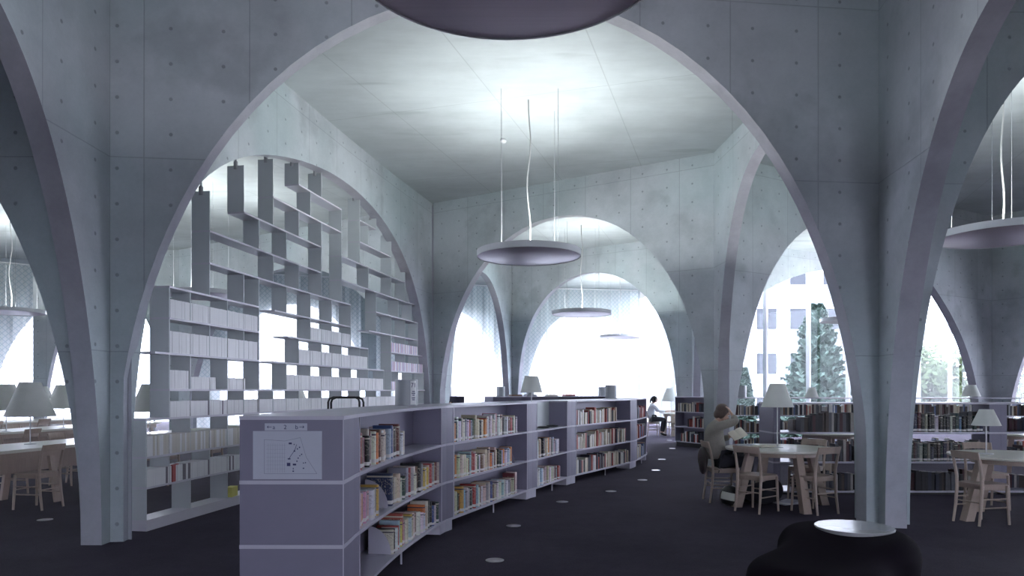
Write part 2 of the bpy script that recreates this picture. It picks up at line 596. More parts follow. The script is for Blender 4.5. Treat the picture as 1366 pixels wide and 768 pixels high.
def sweep(mb, cv, s0, s1, n0, n1, z0, z1, step=0.2):
    """a board along the curve: from offset n0 to n1 (left of travel), z0 to z1."""
    k = max(1, int(math.ceil((s1 - s0) / step)))
    vs = []
    for i in range(k + 1):
        d = s0 + (s1 - s0) * i / k
        a, b = cv.off(d, n0), cv.off(d, n1)
        vs += [(a.x, a.y, z0), (b.x, b.y, z0), (b.x, b.y, z1), (a.x, a.y, z1)]
    fs = [(0, 1, 2, 3), (4 * k + 3, 4 * k + 2, 4 * k + 1, 4 * k)]
    for i in range(k):
        o = 4 * i
        for e in range(4):
            fs.append((o + e, o + 4 + e, o + 4 + (e + 1) % 4, o + (e + 1) % 4))
    mb.add(vs, fs)
    return mb

# ---------------------------------------------------------------- structure: walls with arches
CEIL = 6.2

def arch_polar(s0, s1, co, n=56):
    c, h = (s0 + s1) / 2, (s1 - s0) / 2
    out = []
    for i in range(n + 1):
        th = math.pi * (1 - i / n)
        r = h + sum(b * math.sin((k + 1) * th) for k, b in enumerate(co))
        out.append([c + r * math.cos(th), max(0.0, r * math.sin(th))])
    return fix_chain(out, s0, s1)

def arch_super(s0, s1, h, e=2.0, n=56):
    c, w = (s0 + s1) / 2, (s1 - s0) / 2
    out = []
    for i in range(n + 1):
        th = math.pi * (1 - i / n)
        cs, sn = math.cos(th), math.sin(th)
        out.append([c + w * math.copysign(abs(cs) ** (2 / e), cs), h * abs(sn) ** (2 / e)])
    return fix_chain(out, s0, s1)

def fix_chain(out, s0, s1):
    m = s0
    for p in out:
        p[0] = min(max(p[0], m), s1)
        m = p[0]
    out[0] = [s0, 0.0]
    out[-1] = [s1, 0.0]
    return [tuple(p) for p in out]

def wall(name, pts, arches, th, label, top=CEIL, dense=False, uoff=0.0):
    """th > 0 puts the thickness to the left of travel; the given line is the face seen in the photo."""
    cv = pts if isinstance(pts, Curve) else Curve(pts, dense)
    face, soff = MB(), MB()
    def P(s, n, z):
        q = cv.off(s, n)
        return (q.x, q.y, z)
    def col(a, za, b, zb):
        for n in (0, th):
            face.add([P(a, n, za), P(b, n, zb), P(b, n, top), P(a, n, top)], [(0, 1, 2, 3)],
                     [[(a + uoff, za), (b + uoff, zb), (b + uoff, top), (a + uoff, top)]])
    def solid(a, b):
        if b - a < 1e-5:
            return
        k = max(1, int(math.ceil((b - a) / 0.4)))
        for i in range(k):
            col(a + (b - a) * i / k, 0, a + (b - a) * (i + 1) / k, 0)
    s = 0.0
    for ch in arches:
        solid(s, ch[0][0])
        run = 0
        for (a, za), (b, zb) in zip(ch[:-1], ch[1:]):
            if b - a > 1e-6:
                col(a, za, b, zb)
            dl = math.hypot(b - a, zb - za)
            soff.add([P(a, 0, za), P(b, 0, zb), P(b, th, zb), P(a, th, za)], [(0, 1, 2, 3)],
                     [[(run, 0), (run + dl, 0), (run + dl, abs(th)), (run, abs(th))]])
            run += dl
        s = ch[-1][0]
    solid(s, cv.L)
    for e in (0, cv.L):
        z0 = 0
        soff.add([P(e, 0, z0), P(e, th, z0), P(e, th, top), P(e, 0, top)], [(0, 1, 2, 3)], [[(0, 0), (0.2, 0), (0.2, top), (0, top)]])
    nf = len(face.f)
    face.add(soff.v, soff.f, soff.uv)
    me = bpy.data.meshes.new(name)
    me.from_pydata(face.v, [], face.f)
    uvl = me.uv_layers.new(name='UVMap')
    k = 0
    for f, u in zip(face.f, face.uv):
        for i in range(len(f)):
            uvl.data[k].uv = u[i]
            k += 1
    me.materials.append(MT['conc'])
    me.materials.append(MT['conc_plain'])
    for i, poly in enumerate(me.polygons):
        poly.material_index = 0 if i < nf else 1
    bm = bmesh.new()
    bm.from_mesh(me)
    bmesh.ops.remove_doubles(bm, verts=bm.verts, dist=1e-5)
    bmesh.ops.recalc_face_normals(bm, faces=bm.faces)
    bm.to_mesh(me)
    bm.free()
    o = bpy.data.objects.new(name, me)
    COL.objects.link(o)
    return structure(o, label)

PLAN = [(-32, -10), (28, -10), (28, 33.9), (6.6, 22.25), (6.6, 36), (-32, 36)]
structure(MB().prism(PLAN, -0.3, 0).build('floor', MT['carpet']), 'dark plum carpet floor')
structure(MB().prism(PLAN, CEIL, CEIL + 0.3).build('ceiling', MT['ceil']), 'pale concrete ceiling with casting joints')

# plan lines (metres, camera at the origin looking along +Y)
wall('wall_front', [(-4.12, 7.30), (4.25, 8.25)], [arch_polar(0.13, 8.27, (1.523, -0.039, -0.316, -0.014))], 0.2,
     'broad concrete arch in front of the middle bay', uoff=0.72)
WB = Curve([(0.00495777 * y * y + 0.06868335 * y - 4.7492061, y) for y in np.linspace(7.42, 17.68, 60)])
wall('wall_left', WB, [arch_polar(0.01, 10.367, (0.401, 0.016, 0.189, -0.033, -0.086, 0.008, -0.033))], 0.22, 'concrete arch holding the suspended lattice shelf')
wall('wall_back', [(-1.95, 17.67), (3.94, 13.9)], [arch_polar(0.209, 6.796, (1.718, 0.003, -0.403, -0.008))], 0.2, 'concrete arch at the back of the middle bay')
wall('wall_right', [(3.94, 13.9), (4.2, 8.47)], [arch_super(0.163, 5.2, 5.6, 2.5)], 0.2, 'concrete arch on the right of the middle bay')
wall('wall_far', [(-0.2, 25.0), (5.4, 21.25)], [arch_polar(0.366, 6.311, (1.832, -0.003, -0.592, 0.027))], 0.2, 'concrete arch seen through the back arch')
wall('wall_far_left', [(-1.95, 17.9), (0.0, 24.83)], [arch_polar(0.3, 7.05, (1.096, 0.354, -0.668, 0.009))], 0.2, 'narrow concrete arch left of the far bay')
wall('wall_far_right', [(4.05, 13.95), (5.35, 21.2)], [arch_super(0.35, 6.9, 5.3, 2.0)], -0.2, 'concrete arch on the right of the far bay')
wall('wall_back_right', [(3.98, 13.95), (12.8, 19.0)], [arch_polar(0.45, 9.55, (0.678, -0.195, -0.131, 0.175))], 0.2, 'concrete arch in front of the garden windows')
wall('wall_front_left', [(-4.3, 7.3), (-13.5, 7.3)], [arch_super(0.12, 7.0, 5.35, 2.0)], -0.2, 'concrete arch left of the left column')
wall('wall_front_right', [(4.47, 8.25), (11.5, 8.4)], [arch_super(0.14, 4.8, 5.7, 2.05)], 0.2, 'concrete arch right of the right column')
wall('wall_near_left', [(-4.12, 7.3), (-4.12, 7.15), (-4.12, -3.0)], [arch_super(0.15, 4.55, 5.0, 2.0), arch_super(5.0, 9.8, 5.2, 2.0)], -0.21, 'concrete arch left of the viewpoint')
wall('wall_near_right', [(4.25, 8.25), (4.22, 8.05), (3.70, 2.85), (3.5, -3.0)], [arch_super(0.2, 5.43, 4.95, 2.0), arch_super(5.9, 11.0, 5.2, 2.0)], 0.23, 'concrete arch right of the viewpoint')
wall('wall_back_left', [(-2.2, 17.83), (-11.0, 23.5)], [arch_super(0.35, 10.0, 5.1, 2.1)], -0.2, 'concrete arch behind the lattice shelf')
wall('wall_outer_left', [(-11.0, 23.5), (-15.6, 23.2)], [arch_super(0.3, 4.3, 5.0, 2.0)], -0.2, 'concrete arch before the left curtains')
wall('wall_garden', [(5.35, 21.3), (24.8, 31.9)], [arch_super(0.45, 21.2, 6.0, 2.6)], 0.2, 'wide concrete arch before the garden glazing')
wall('wall_side', [(12.8, 19.0), (17.5, 11.2)], [arch_super(0.36, 7.5, 5.3, 2.0)], 0.2, 'concrete arch at the right edge')

# outer shell: glazed concrete arches
Z = [(-31, 10), (-25, 18.5), (-18.5, 24.6), (-12, 28), (-5.5, 30.3), (0.2, 32.5), (6.0, 33.4)]
names = ['wall_outer_' + s for s in ('west', 'northwest', 'corner', 'lace', 'north', 'far')]
win_n = 0
def glazing(a, b, z1, n_mull, wid=0.06):
    global win_n
    win_n += 1
    a, b = Vector(a), Vector(b)
    L = (b - a).length
    ang = math.atan2(b.y - a.y, b.x - a.x)
    t = bpy.data.objects.new('window_%d' % win_n, None)
    COL.objects.link(t)
    t.location = (a.x, a.y, 0)
    t.rotation_euler = (0, 0, ang)
    structure(t, 'glazed opening with white mullions')
    k = n_mull + 1
    for i in range(k):
        MB().box(L * i / k + wid / 2, L * (i + 1) / k - wid / 2, 0.1, 0.11, 0.02, z1).build('pane', MT['glass'], t)
    for i in range(k + 1):
        MB().box(L * i / k - wid / 2, L * i / k + wid / 2, 0.03, 0.17, 0, z1).build('mullion', MT['mullion'], t)
    return t
for (a, b), nm in zip(zip(Z[:-1], Z[1:]), names):
    L = math.hypot(b[0] - a[0], b[1] - a[1])
    wall(nm, [a, b], [arch_super(0.4, L - 0.5, 5.1, 2.2)], 0.2, 'outer concrete arch with glazing')
    d = Vector((b[0] - a[0], b[1] - a[1])) / L
    n = Vector((-d.y, d.x)) * 0.22
    glazing((a[0] + n.x, a[1] + n.y), (b[0] + n.x, b[1] + n.y), 5.9, 3)
glazing((6.55, 22.3), (24.75, 32.22), 6.1, 9, 0.08)
glazing((6.4, 33.4), (6.5, 22.4), 6.18, 4, 0.08)
glazing((25.0, 31.9), (26.5, 9.0), 6.18, 6, 0.10)
wall('wall_outer_east', [(26.5, 9.0), (26.0, -9.0)], [], 0.2, 'unseen outer concrete wall right of the viewpoint, closed to cut daylight')  # unseen; left without openings to keep daylight off the near columns
wall('wall_rear', [(26.0, -9.0), (-30.0, -9.0)], [arch_super(2.2 + 7.6 * i, 6.4 + 7.6 * i, 4.3, 2.0) for i in (0, 2)] + [arch_super(26.0, 28.2, 3.2, 2.0)], 0.2, 'unseen wall behind the viewpoint, arches sized for the near light')  # unseen; number and size of arches set the daylight in the near bay
glazing((26.0, -9.3), (-30, -9.3), 5.4, 14, 0.08)  # glass behind the unseen rear arches
wall('wall_outer_southwest', [(-30.0, -9.0), (-31, 10)], [arch_super(8.0, 15.0, 5.0, 2.0)], 0.2, 'unseen outer concrete wall left of the viewpoint, opening added for light')  # unseen; the opening is added to brighten the dark left bay
glazing((-30.65, -1.2), (-31.1, 6.2), 5.1, 3, 0.10)  # glass of the added southwest opening

# lace curtains hanging inside the north glazing
def curtain(a, b, label, z0=0.03, z1=6.1):
    a, b = Vector(a), Vector(b)
    L = (b - a).length
    t = (b - a) / L
    n = Vector((-t.y, t.x))
    k = int(L / 0.09)
    vs, fs, uvs = [], [], []
    for i in range(k + 1):
        s = L * i / k
        w = 0.030 * math.sin(s * 2 * math.pi / 0.62) + 0.015 * math.sin(s * 2 * math.pi / 0.27 + 1)
        q = a + t * s + n * w
        vs += [(q.x, q.y, z0), (q.x, q.y, z1)]
    for i in range(k):
        fs.append((2 * i, 2 * i + 2, 2 * i + 3, 2 * i + 1))
        s, s2 = L * i / k, L * (i + 1) / k
        uvs.append([(s, z0), (s2, z0), (s2, z1), (s, z1)])
    o = MB().add(vs, fs, uvs).build('lace_curtain', MT['curtain'])
    MB().tube([(a.x, a.y, z1 + 0.03), (b.x, b.y, z1 + 0.03)], 0.025).build('curtain_rail', MT['rim'], o)
    tag(o, label, 'curtain', 'lace curtains along the north glazing')
curtain((-24.5, 17.6), (-15.8, 25.2), 'patterned lace curtain behind the left reading tables', z1=5.85)
curtain((-12.0, 27.1), (-6.2, 29.2), 'patterned lace curtain seen through the lattice shelf')
curtain((-5.6, 29.4), (-0.1, 31.5), 'patterned lace curtain seen through the narrow left arch')
curtain((0.3, 31.7), (5.75, 32.5), 'patterned lace curtain behind the far arch')

# ---------------------------------------------------------------- pendant lamps
def pendant(loc, label, yaw=0.0, watts=PENDANT_WATTS, tube='tube'):
    t = thing('pendant_lamp', label, 'lamp', loc, yaw, 'round aluminium pendant lamps')
    R = 0.83
    MB().lathe([(0, -0.006), (R - 0.03, -0.006), (R - 0.005, 0.0), (R - 0.005, 0.012), (0, 0.012)], 64).build('disc', MT['alu'], t, smooth=True)
    MB().lathe([(R - 0.004, -0.012), (R, -0.010), (R + 0.002, 0.085), (R - 0.012, 0.085), (R - 0.014, 0.014), (R - 0.004, 0.013)], 64, caps=False).build('rim', MT['rim'], t, smooth=True)
    for k in range(3):
        r = 0.22 + 0.19 * k
        pts = [(r * math.cos(2 * math.pi * i / 40), r * math.sin(2 * math.pi * i / 40), 0.045) for i in range(41)]
        MB().tube(pts, 0.016, 6).build('fluorescent_tube', MT[tube], t, smooth=True)
    H = CEIL - loc[2]
    for k in range(4):
        a = math.pi / 4 + k * math.pi / 2
        x, y = 0.62 * math.cos(a), 0.62 * math.sin(a)
        w = MB().tube([(x, y, 0.012), (x, y, H)], 0.0032, 6).build('suspension_wire', MT['wire'], t)
        MB().lathe([(0.02, 0), (0.02, 0.05), (0.006, 0.08)], 10, (x, y, 0.012)).build('clamp', MT['rim'], w)
    pts = [(0.03 * math.sin(i * 0.9) * (1 if i < 11 else 0.3), 0.02 * math.cos(i * 0.7), 0.05 + (H - 0.05) * i / 12) for i in range(13)]
    MB().tube(pts, 0.011, 8).build('power_cord', MT['cord'], t, smooth=True)
    l = bpy.data.lights.new('uplight', 'SPOT')
    l.energy = watts
    l.color = (0.90, 1.0, 0.985)
    l.spot_size = math.radians(100)
    l.spot_blend = 0.35
    l.shadow_soft_size = 0.12
    lo = bpy.data.objects.new('uplight', l)
    COL.objects.link(lo)
    lo.parent = t
    lo.location = (0, 0, 0.12)
    lo.rotation_euler = (math.pi, 0, 0)
    return t
pendant((0.27, 11.4, 3.70), 'round pendant lamp on wires in the middle bay')
pendant((-0.02, 3.52, 3.70), 'large round pendant lamp cut by the top edge of the photo', watts=PENDANT_WATTS * 0.5, tube='tube_dim')
pendant((6.85, 9.95, 3.70), 'round pendant lamp at the right edge behind the right column')
pendant((1.95, 20.0, 3.70), 'thin pale pendant lamp seen through the back arch')
pendant((4.4, 29.0, 3.72), 'smallest pendant lamp, before the far lace curtain')
pendant((-7.1, 16.3, 3.72), 'pendant lamp seen through the upper lattice shelf')
pendant((-13.8, 19.6, 3.70), 'pendant lamp before the left lace curtain')
pendant((10.4, 22.0, 3.70), 'pendant lamp before the garden windows')

tag(MB().ellipsoid((0, 0, 0), (0.06, 0.06, 0.045)).build('smoke_detector', MT['rim'], smooth=True, loc=(-0.16, 13.15, CEIL - 0.04)), 'small white smoke detector on the middle ceiling', 'detector')

# ---------------------------------------------------------------- lattice shelf in the left arch
LF = Curve([(0.00495777 * y * y + 0.06868335 * y - 4.7492061 - 0.12, y) for y in np.linspace(7.0, 18.5, 160)])
S7 = LF.near((-4.09 - 0.0, 7.4))
def kS(k): return S7 + 0.417 + 0.408 * k
LV = [0.11, 0.475, 0.81, 1.23, 1.56, 1.98, 2.39, 2.755, 3.17, 3.58, 4.02, 4.45, 4.87]
DEP = 0.25
p0 = LF.off(kS(0), 0)
LAT = thing('lattice_shelf', 'tall grey lattice shelf of staggered boxes hanging in the left arch', 'shelf', (p0.x, p0.y, 0))
TB = 0.012
boards = [  # level, k from, k to
    (0, 0, 24), (1, 0, 24), (2, 0, 24), (3, 0, 24), (4, 1, 24.4), (5, 0.35, 1), (5, 1, 6), (5, 7.1, 18), (5, 19, 24.4),
    (6, 1, 6), (6, 8.1, 16), (6, 19, 24), (7, 1, 6), (7, 7.1, 14), (7, 16.1, 23), (8, 3, 14), (8, 17, 23),
    (9, 3, 11), (9, 13, 23), (10, 5, 11), (10, 13, 21), (11, 7, 13), (11, 15, 19), (12, 9, 13), (12, 15, 17)]
for j, a, b in boards:
    sweep(MB(), LF, kS(a), kS(b), 0, DEP, LV[j] - TB, LV[j] + TB).build('shelf_board', MT['lattice_edge'], LAT, world=True)
sweep(MB(), LF, kS(0), kS(24), 0, DEP, 0, LV[0] - TB).build('plinth', MT['lattice_edge'], LAT, world=True)
posts = []  # k, z0, z1
def post(k, j0, j1=None, ztop=None):
    posts.append((k, LV[j0] + TB, (LV[j1] - TB) if j1 is not None else ztop, ztop is not None))
for k in range(0, 25, 2): post(k, 0, 1)
for k in range(1, 24, 2): post(k, 1, 2)
for k in range(0, 25, 2): post(k, 2, 3)
post(0, 1, 2); post(24, 1, 2)
for k in list(range(1, 24, 2)): post(k, 3, 4)
post(23.98, 3, 4)
for k in (1, 2, 4, 6, 8, 10, 12, 14, 16, 19, 20, 22, 24): post(k, 4, 5)
for k in (1, 3, 5, 6, 9, 11, 13, 15, 16, 19, 21, 23, 24): post(k, 5, 6)
for k in (1, 2, 4, 6, 10, 12, 14, 19, 21, 23): post(k, 6, 7)
for k in (5, 6, 8, 10, 12, 14, 17, 19, 21, 23): post(k, 7, 8)
for k in (7, 9, 11, 13, 17, 20, 22): post(k, 8, 9)
for k in (6, 8, 11, 13, 16, 19, 21): post(k, 9, 10)
for k in (9, 11, 13, 19): post(k, 10, 11)
for k in (10, 13, 16): post(k, 11, 12)
post(18, 4, 5); post(9, 5, 6)
post(3, 7, 8); post(3, 8, 9); post(3, 9, ztop=4.09)
post(5, 10, ztop=4.67); post(7, 10, 11); post(7, 11, ztop=5.02); post(9, 12, ztop=5.22); post(11, 12, ztop=5.30)
post(15, 10, 11); post(15, 11, 12); post(15, 12, ztop=5.30); post(17, 12, ztop=5.12); post(19, 11, ztop=4.93)
post(21, 10, ztop=4.58); post(23, 9, ztop=4.0)
seen = set()
BARCH = arch_polar(0.01, 10.367, (0.401, 0.016, 0.189, -0.033, -0.086, 0.008, -0.033))
for k, z0, z1, top in posts:
    if (k, round(z0, 2)) in seen:
        continue
    seen.add((k, round(z0, 2)))
    s = kS(k)
    sweep(MB(), LF, s - 0.007, s + 0.007, 0.003, DEP, z0, z1).build('divider', MT['lattice'], LAT, world=True)
    if top:
        p = LF.off(s, 0.125)
        sw = WB.near((p.x + 0.2, p.y))
        zt = float(np.interp(sw, [q[0] for q in BARCH], [q[1] for q in BARCH]))
        h = MB().tube([(p.x, p.y, z1 - 0.04), (p.x, p.y, max(z1 + 0.05, zt))], 0.014, 8)
        h.lathe([(0.03, -0.05), (0.03, 0.05), (0.015, 0.07)], 10, (p.x, p.y, z1 + 0.0))
        h.build('hanger_rod', MT['wire'], LAT, world=True)

# journals on the lattice
JB = MB()  # everything too small to pick apart
jproto = {}
for key in ('journal', 'journal_b', 'journal_d', 'journal_p', 'journal_l'):
    m = MB().box(-0.5, 0.5, 0, 1, 0, 1)
    me = m.mesh('journal', MT[key])
    jproto[key] = me
rng = random.Random(3)
def journals(j, ka, kb, hgt, label=None, group=None, keys=('journal',), thick=0.034, depth=0.20):
    s = kS(ka) + 0.016
    end = kS(kb) - 0.016
    jn = 0
    while s < end - 0.01:
        th = thick * rng.uniform(0.75, 1.25)
        # dividers stand on every other column: leave the gap
        kk = (s + th / 2 - kS(0)) / 0.408
        dk = kS(0) + round(kk) * 0.408
        if abs(s + th / 2 - dk) < 0.0076 + th / 2 and s < dk + 0.0076:
            if dk - 0.0076 - s > 0.016:
                th = dk - 0.0076 - s
            else:
                s = dk + 0.0077
                continue
        if s + th > end:
            break
        h = hgt * rng.uniform(0.985, 1.0)
        jn += 1
        p, t = LF.at(s + th / 2)
        n = Vector((-t.y, t.x))
        q = p + n * rng.uniform(0.002, 0.008)
        ang = math.atan2(t.y, t.x)
        M = Matrix.Translation((q.x, q.y, LV[j] + TB)) @ Matrix.Rotation(ang, 4, 'Z') @ Matrix.Diagonal((th * 0.985, depth, h, 1))
        if label:
            o = bpy.data.objects.new('journal', jproto[rng.choice(keys)])
            COL.objects.link(o)
            o.matrix_world = M
            tag(o, label % ordinal(jn), 'journal', group)
        else:
            JB.box(-0.5, 0.5, 0, 1, 0, 1, M)
        s += th
W_ = ('journal',) * 9 + ('journal_d',)
B_ = ('journal_b',) * 5 + ('journal',) * 3
journals(2, 0, 5.6, 0.225, 'beige bound journal, %s from left in the waist high lattice row', 'beige journals on the waist high shelf', B_, 0.036)
journals(1, 0, 5.6, 0.19, 'pale grey journal, %s from left in the lowest filled lattice row', 'grey journals on the lowest filled shelf', W_, 0.036)
journals(3, 1, 6, 0.185, 'pale journal, %s from left in the lattice row under eye level', 'pale journals on the row under eye level', W_, 0.038)
journals(5, 1, 6, 0.255, 'pale journal, %s from left, second row above eye level, left lattice block', 'pale journals in the second row above eye level', ('journal',), 0.040)
journals(6, 1, 6, 0.215, 'pale journal, %s from left, top filled row, left lattice block', 'pale journals in the top row of the left block', ('journal',), 0.040)
journals(4, 1, 2, 0.22); journals(4, 2, 3.4, 0.15); journals(4, 4, 5.2, 0.15)
journals(3, 6, 22.6, 0.185)
journals(4, 8, 18, 0.23); journals(5, 9, 16, 0.23); journals(6, 10, 14, 0.21)
JO = JB.build('journals', MT['journal'])
tag(JO, 'pale journals packed along the middle rows of the lattice shelf', 'journals', kind='stuff')
JB = MB()
journals(6, 19, 23, 0.20, thick=0.05); journals(5, 19, 24, 0.20, thick=0.05); journals(4, 19, 20, 0.18, thick=0.05)
JO = JB.build('journals', [MT['journal_p'], MT['journal_l'], MT['journal']])
for i, p in enumerate(JO.data.polygons):
    p.material_index = ((i // 6) * 7919 % 11) % 3
tag(JO, 'pink and lilac journals at the far end of the lattice shelf', 'journals', kind='stuff')
q = LF.off(kS(4.45), 0.06)
tag(MB().box(-0.05, 0.05, -0.1, 0.1, 0, 0.13).build('card_box', MT['yellow'], loc=(q.x, q.y, LV[0] + TB)), 'yellow card box on the bottom board of the lattice shelf', 'box')
q = LF.off(kS(1.33), 0.02)
o = tag(MB().box(-0.012, 0.012, 0, 0.15, 0, 0.2).build('journal', MT['red'], loc=(q.x, q.y - 0.09, LV[1] + TB)), 'single red journal leaning out of the lowest filled row', 'journal')

# ---------------------------------------------------------------- curved low bookcase
BC = Curve([(-1.085, 4.58), (-1.085, 4.70), (-1.085, 4.90), (-1.083, 5.06), (-0.98, 6.3), (-0.754, 7.66), (-0.65, 7.96), (0.22, 10.14), (0.37, 10.42), (0.91, 11.68), (1.08, 11.98), (1.72, 13.05), (2.36, 14.15), (2.56, 14.6), (3.0, 15.9), (3.12, 16.6)], dense=True)
TZ = [0.13, 0.545, 0.96, 1.375]
BT = 0.012
HALF = 0.32
FULL = 0.67
def bs(p): return BC.near(p)
units = [  # open from, open to, filler to
    (bs((-1.083, 5.06)), bs((-0.754, 7.66)), bs((-0.65, 7.96))),
    (bs((-0.65, 7.96)), bs((0.22, 10.14)), bs((0.37, 10.42))),
    (bs((0.37, 10.42)), bs((0.91, 11.68)), bs((1.08, 11.98))),
    (bs((1.08, 11.98)), bs((2.36, 14.15)), bs((2.56, 14.6))),
    (bs((2.56, 14.6)), bs((3.0, 15.9)), bs((3.12, 16.6)))]
ulabel = ['nearest low curved bookcase bay with map sheet on its end', 'second low curved bookcase bay, full of pale books', 'third low curved bookcase bay with a desk notch on top', 'fourth low curved bookcase bay, wider and farther back', 'last low curved bookcase bay bending out of sight']
UN = []
for i, (a, b, c) in enumerate(units):
    s0 = 0.0 if i == 0 else a
    p = BC.off(s0, 0)
    t = thing('low_bookcase', ulabel[i], 'bookcase', (p.x, p.y, 0), 0, 'bays of the long curved bookcase')
    UN.append(t)
    notch = i == 2
    g = 0.002
    for lv in range(4):
        if notch and lv == 3:
            sweep(MB(), BC, s0 + g, c - g, HALF, FULL, TZ[3] - BT, TZ[3] + BT).build('top', MT['white'], t, world=True)
            sweep(MB(), BC, b, c - g, 0, HALF - 0.001, TZ[3] - BT, TZ[3] + BT).build('top', MT['white'], t, world=True)
            continue
        sweep(MB(), BC, s0 + g, c - g, -0.004, FULL, TZ[lv] - BT, TZ[lv] + BT).build('top' if lv == 3 else 'shelf_board', MT['white'], t, world=True)
    for lv in range(3):
        z0, z1 = TZ[lv] + BT, TZ[lv + 1] - BT
        if i == 0:  # end panel facing the camera and its return
            sweep(MB(), BC, 0.004, 0.02, 0.002, FULL - 0.002, z0, z1).build('end_panel', MT['slate'], t, world=True)
            sweep(MB(), BC, 0.02, a, 0.002, 0.02, z0, z1).build('filler_panel', MT['slate'], t, world=True)
        if not (notch and lv == 2):
            sweep(MB(), BC, a, a + 0.016, 0.004, FULL - 0.004, z0, z1).build('side_panel', MT['slate'], t, world=True)
        sweep(MB(), BC, b - 0.016, b, 0.004, FULL - 0.004, z0, z1).build('side_panel', MT['slate'], t, world=True)
        for q in (([a + 0.0] if not (notch and lv == 2) else []) + [b - 0.016, c - 0.012]):
            sweep(MB(), BC, q - 0.001, q + 0.008, -0.003, 0.0015, z0, z1).build('edge_strip', MT['white'], t, world=True)
        sweep(MB(), BC, b, c - 0.004, 0.002, 0.02, z0, z1).build('filler_panel', MT['slate'], t, world=True)
        sweep(MB(), BC, a + 0.016, b - 0.016, HALF, HALF + 0.016, z0, z1).build('back_panel', MT['lattice'] if notch and lv == 2 else MT['slate'], t, world=True)
    if i == 0:
        sweep(MB(), BC, 0.0, 0.003, -0.003, 0.004, TZ[0], TZ[3]).build('corner_strip', MT['white'], t, world=True)
    sweep(MB(), BC, b, c - 0.006, 0.02, 0.30, 0, TZ[0] - BT).build('foot', MT['white'], t, world=True)
    sweep(MB(), BC, b, c - 0.006, FULL - 0.25, FULL - 0.02, 0, TZ[0] - BT).build('foot', MT['white'], t, world=True)
    if i == 0:
        sweep(MB(), BC, 0.05, 0.3, 0.03, FULL - 0.03, 0, TZ[0] - BT).build('foot', MT['white'], t, world=True)
    m = BC.off((a + b) / 2, 0.02)
    MB().tube([(m.x, m.y, 0), (m.x, m.y, TZ[0] - BT)], 0.009, 8).build('support_pin', MT['white'], t, world=True)

# books: one rounded-spine mesh, coloured per object
def book_mesh():
    b = MB()
    # x thickness, y depth (spine at y=0), z height; spine rounded a little
    out = [(-0.5, 0.06), (-0.35, 0.0), (0.35, 0.0), (0.5, 0.06), (0.5, 1.0), (0.40, 1.0), (0.40, 0.97), (-0.40, 0.97), (-0.40, 1.0), (-0.5, 1.0)]
    b.prism(out, 0, 1)
    me = b.mesh('book', [MT['book'], MT['page']])
    for p in me.polygons:
        c = p.center
        if (abs(c.y - 0.97) < 0.01 and abs(c.x) < 0.1):
            p.material_index = 1
    return me
BOOKMESH = book_mesh()
PAL = [('cream', (0.62, 0.57, 0.47), 7), ('white', (0.68, 0.67, 0.66), 8), ('beige', (0.52, 0.44, 0.34), 6), ('grey', (0.30, 0.30, 0.32), 3), ('red', (0.36, 0.05, 0.05), 3),
       ('dark red', (0.16, 0.035, 0.04), 2), ('blue', (0.05, 0.08, 0.24), 2), ('pale blue', (0.36, 0.44, 0.56), 2), ('black', (0.018, 0.018, 0.02), 4), ('brown', (0.16, 0.09, 0.06), 3),
       ('yellow', (0.58, 0.42, 0.10), 1.2), ('orange', (0.62, 0.24, 0.07), 0.8), ('pink', (0.56, 0.33, 0.36), 1), ('dark green', (0.03, 0.07, 0.05), 1)]
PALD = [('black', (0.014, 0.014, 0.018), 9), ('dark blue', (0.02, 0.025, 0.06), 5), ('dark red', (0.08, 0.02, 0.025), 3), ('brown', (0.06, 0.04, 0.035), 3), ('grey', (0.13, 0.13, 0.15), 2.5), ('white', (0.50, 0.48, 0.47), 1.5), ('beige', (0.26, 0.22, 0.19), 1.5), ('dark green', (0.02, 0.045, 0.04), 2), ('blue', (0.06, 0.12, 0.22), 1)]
brng = random.Random(11)
def book(q, ang, th, dep, h, colname, col, label=None, group=None, tilt=0.0, mb=None, z=0.0):
    M = Matrix.Translation((q.x, q.y, z)) @ Matrix.Rotation(ang, 4, 'Z') @ Matrix.Rotation(tilt, 4, 'Y') @ Matrix.Diagonal((th, dep, h, 1))
    if mb is not None:
        mb[brng.randrange(len(mb))].prism([(-0.5, 0.0), (0.5, 0.0), (0.5, 1.0), (-0.5, 1.0)], 0, 1, M)
        return
    o = bpy.data.objects.new('book', BOOKMESH)
    COL.objects.link(o)
    o.matrix_world = M
    o.color = (*[c * brng.uniform(0.85, 1.12) for c in col], 1)
    tag(o, label, 'book', group)
def book_row(cv, sa, sb, z, where, group, pal=PAL, th=(0.030, 0.060), hh=(0.20, 0.285), dep=(0.15, 0.21), inset=(0.015, 0.05), mb=None, specials=(), base=0.0):
    s = sa
    n = 0
    wts = [p[2] for p in pal]
    sp = dict(specials)
    hrun = brng.uniform(*hh)
    while s < sb:
        n += 1
        cn, c, _ = brng.choices(pal, wts)[0]
        t = brng.uniform(*th)
        if brng.random() < 0.5:
            hrun = brng.uniform(*hh)
        h = min(hh[1], max(hh[0], hrun * brng.uniform(0.93, 1.05)))
        d = brng.uniform(*dep)
        if n in sp:
            cn, c, t, h, d = sp[n]
        if s + t > sb:
            break
        p, tg = cv.at(s + t / 2)
        ins = brng.uniform(*inset)
        q = p + Vector((-tg.y, tg.x)) * (ins + base)
        size = ('tall ' if h > hh[0] + 0.7 * (hh[1] - hh[0]) else 'short ' if h < hh[0] + 0.25 * (hh[1] - hh[0]) else '') + ('thick ' if t > 0.052 else 'slim ' if t < 0.036 else '')
        book(q, math.atan2(tg.y, tg.x), t * 0.97, d, h, cn, c, '%s%s book, %s from left, %s' % (size, cn, ordinal(n), where), group, mb=mb, z=z)
        s += t + 0.001
    return s
tn = ['bottom', 'middle', 'top']
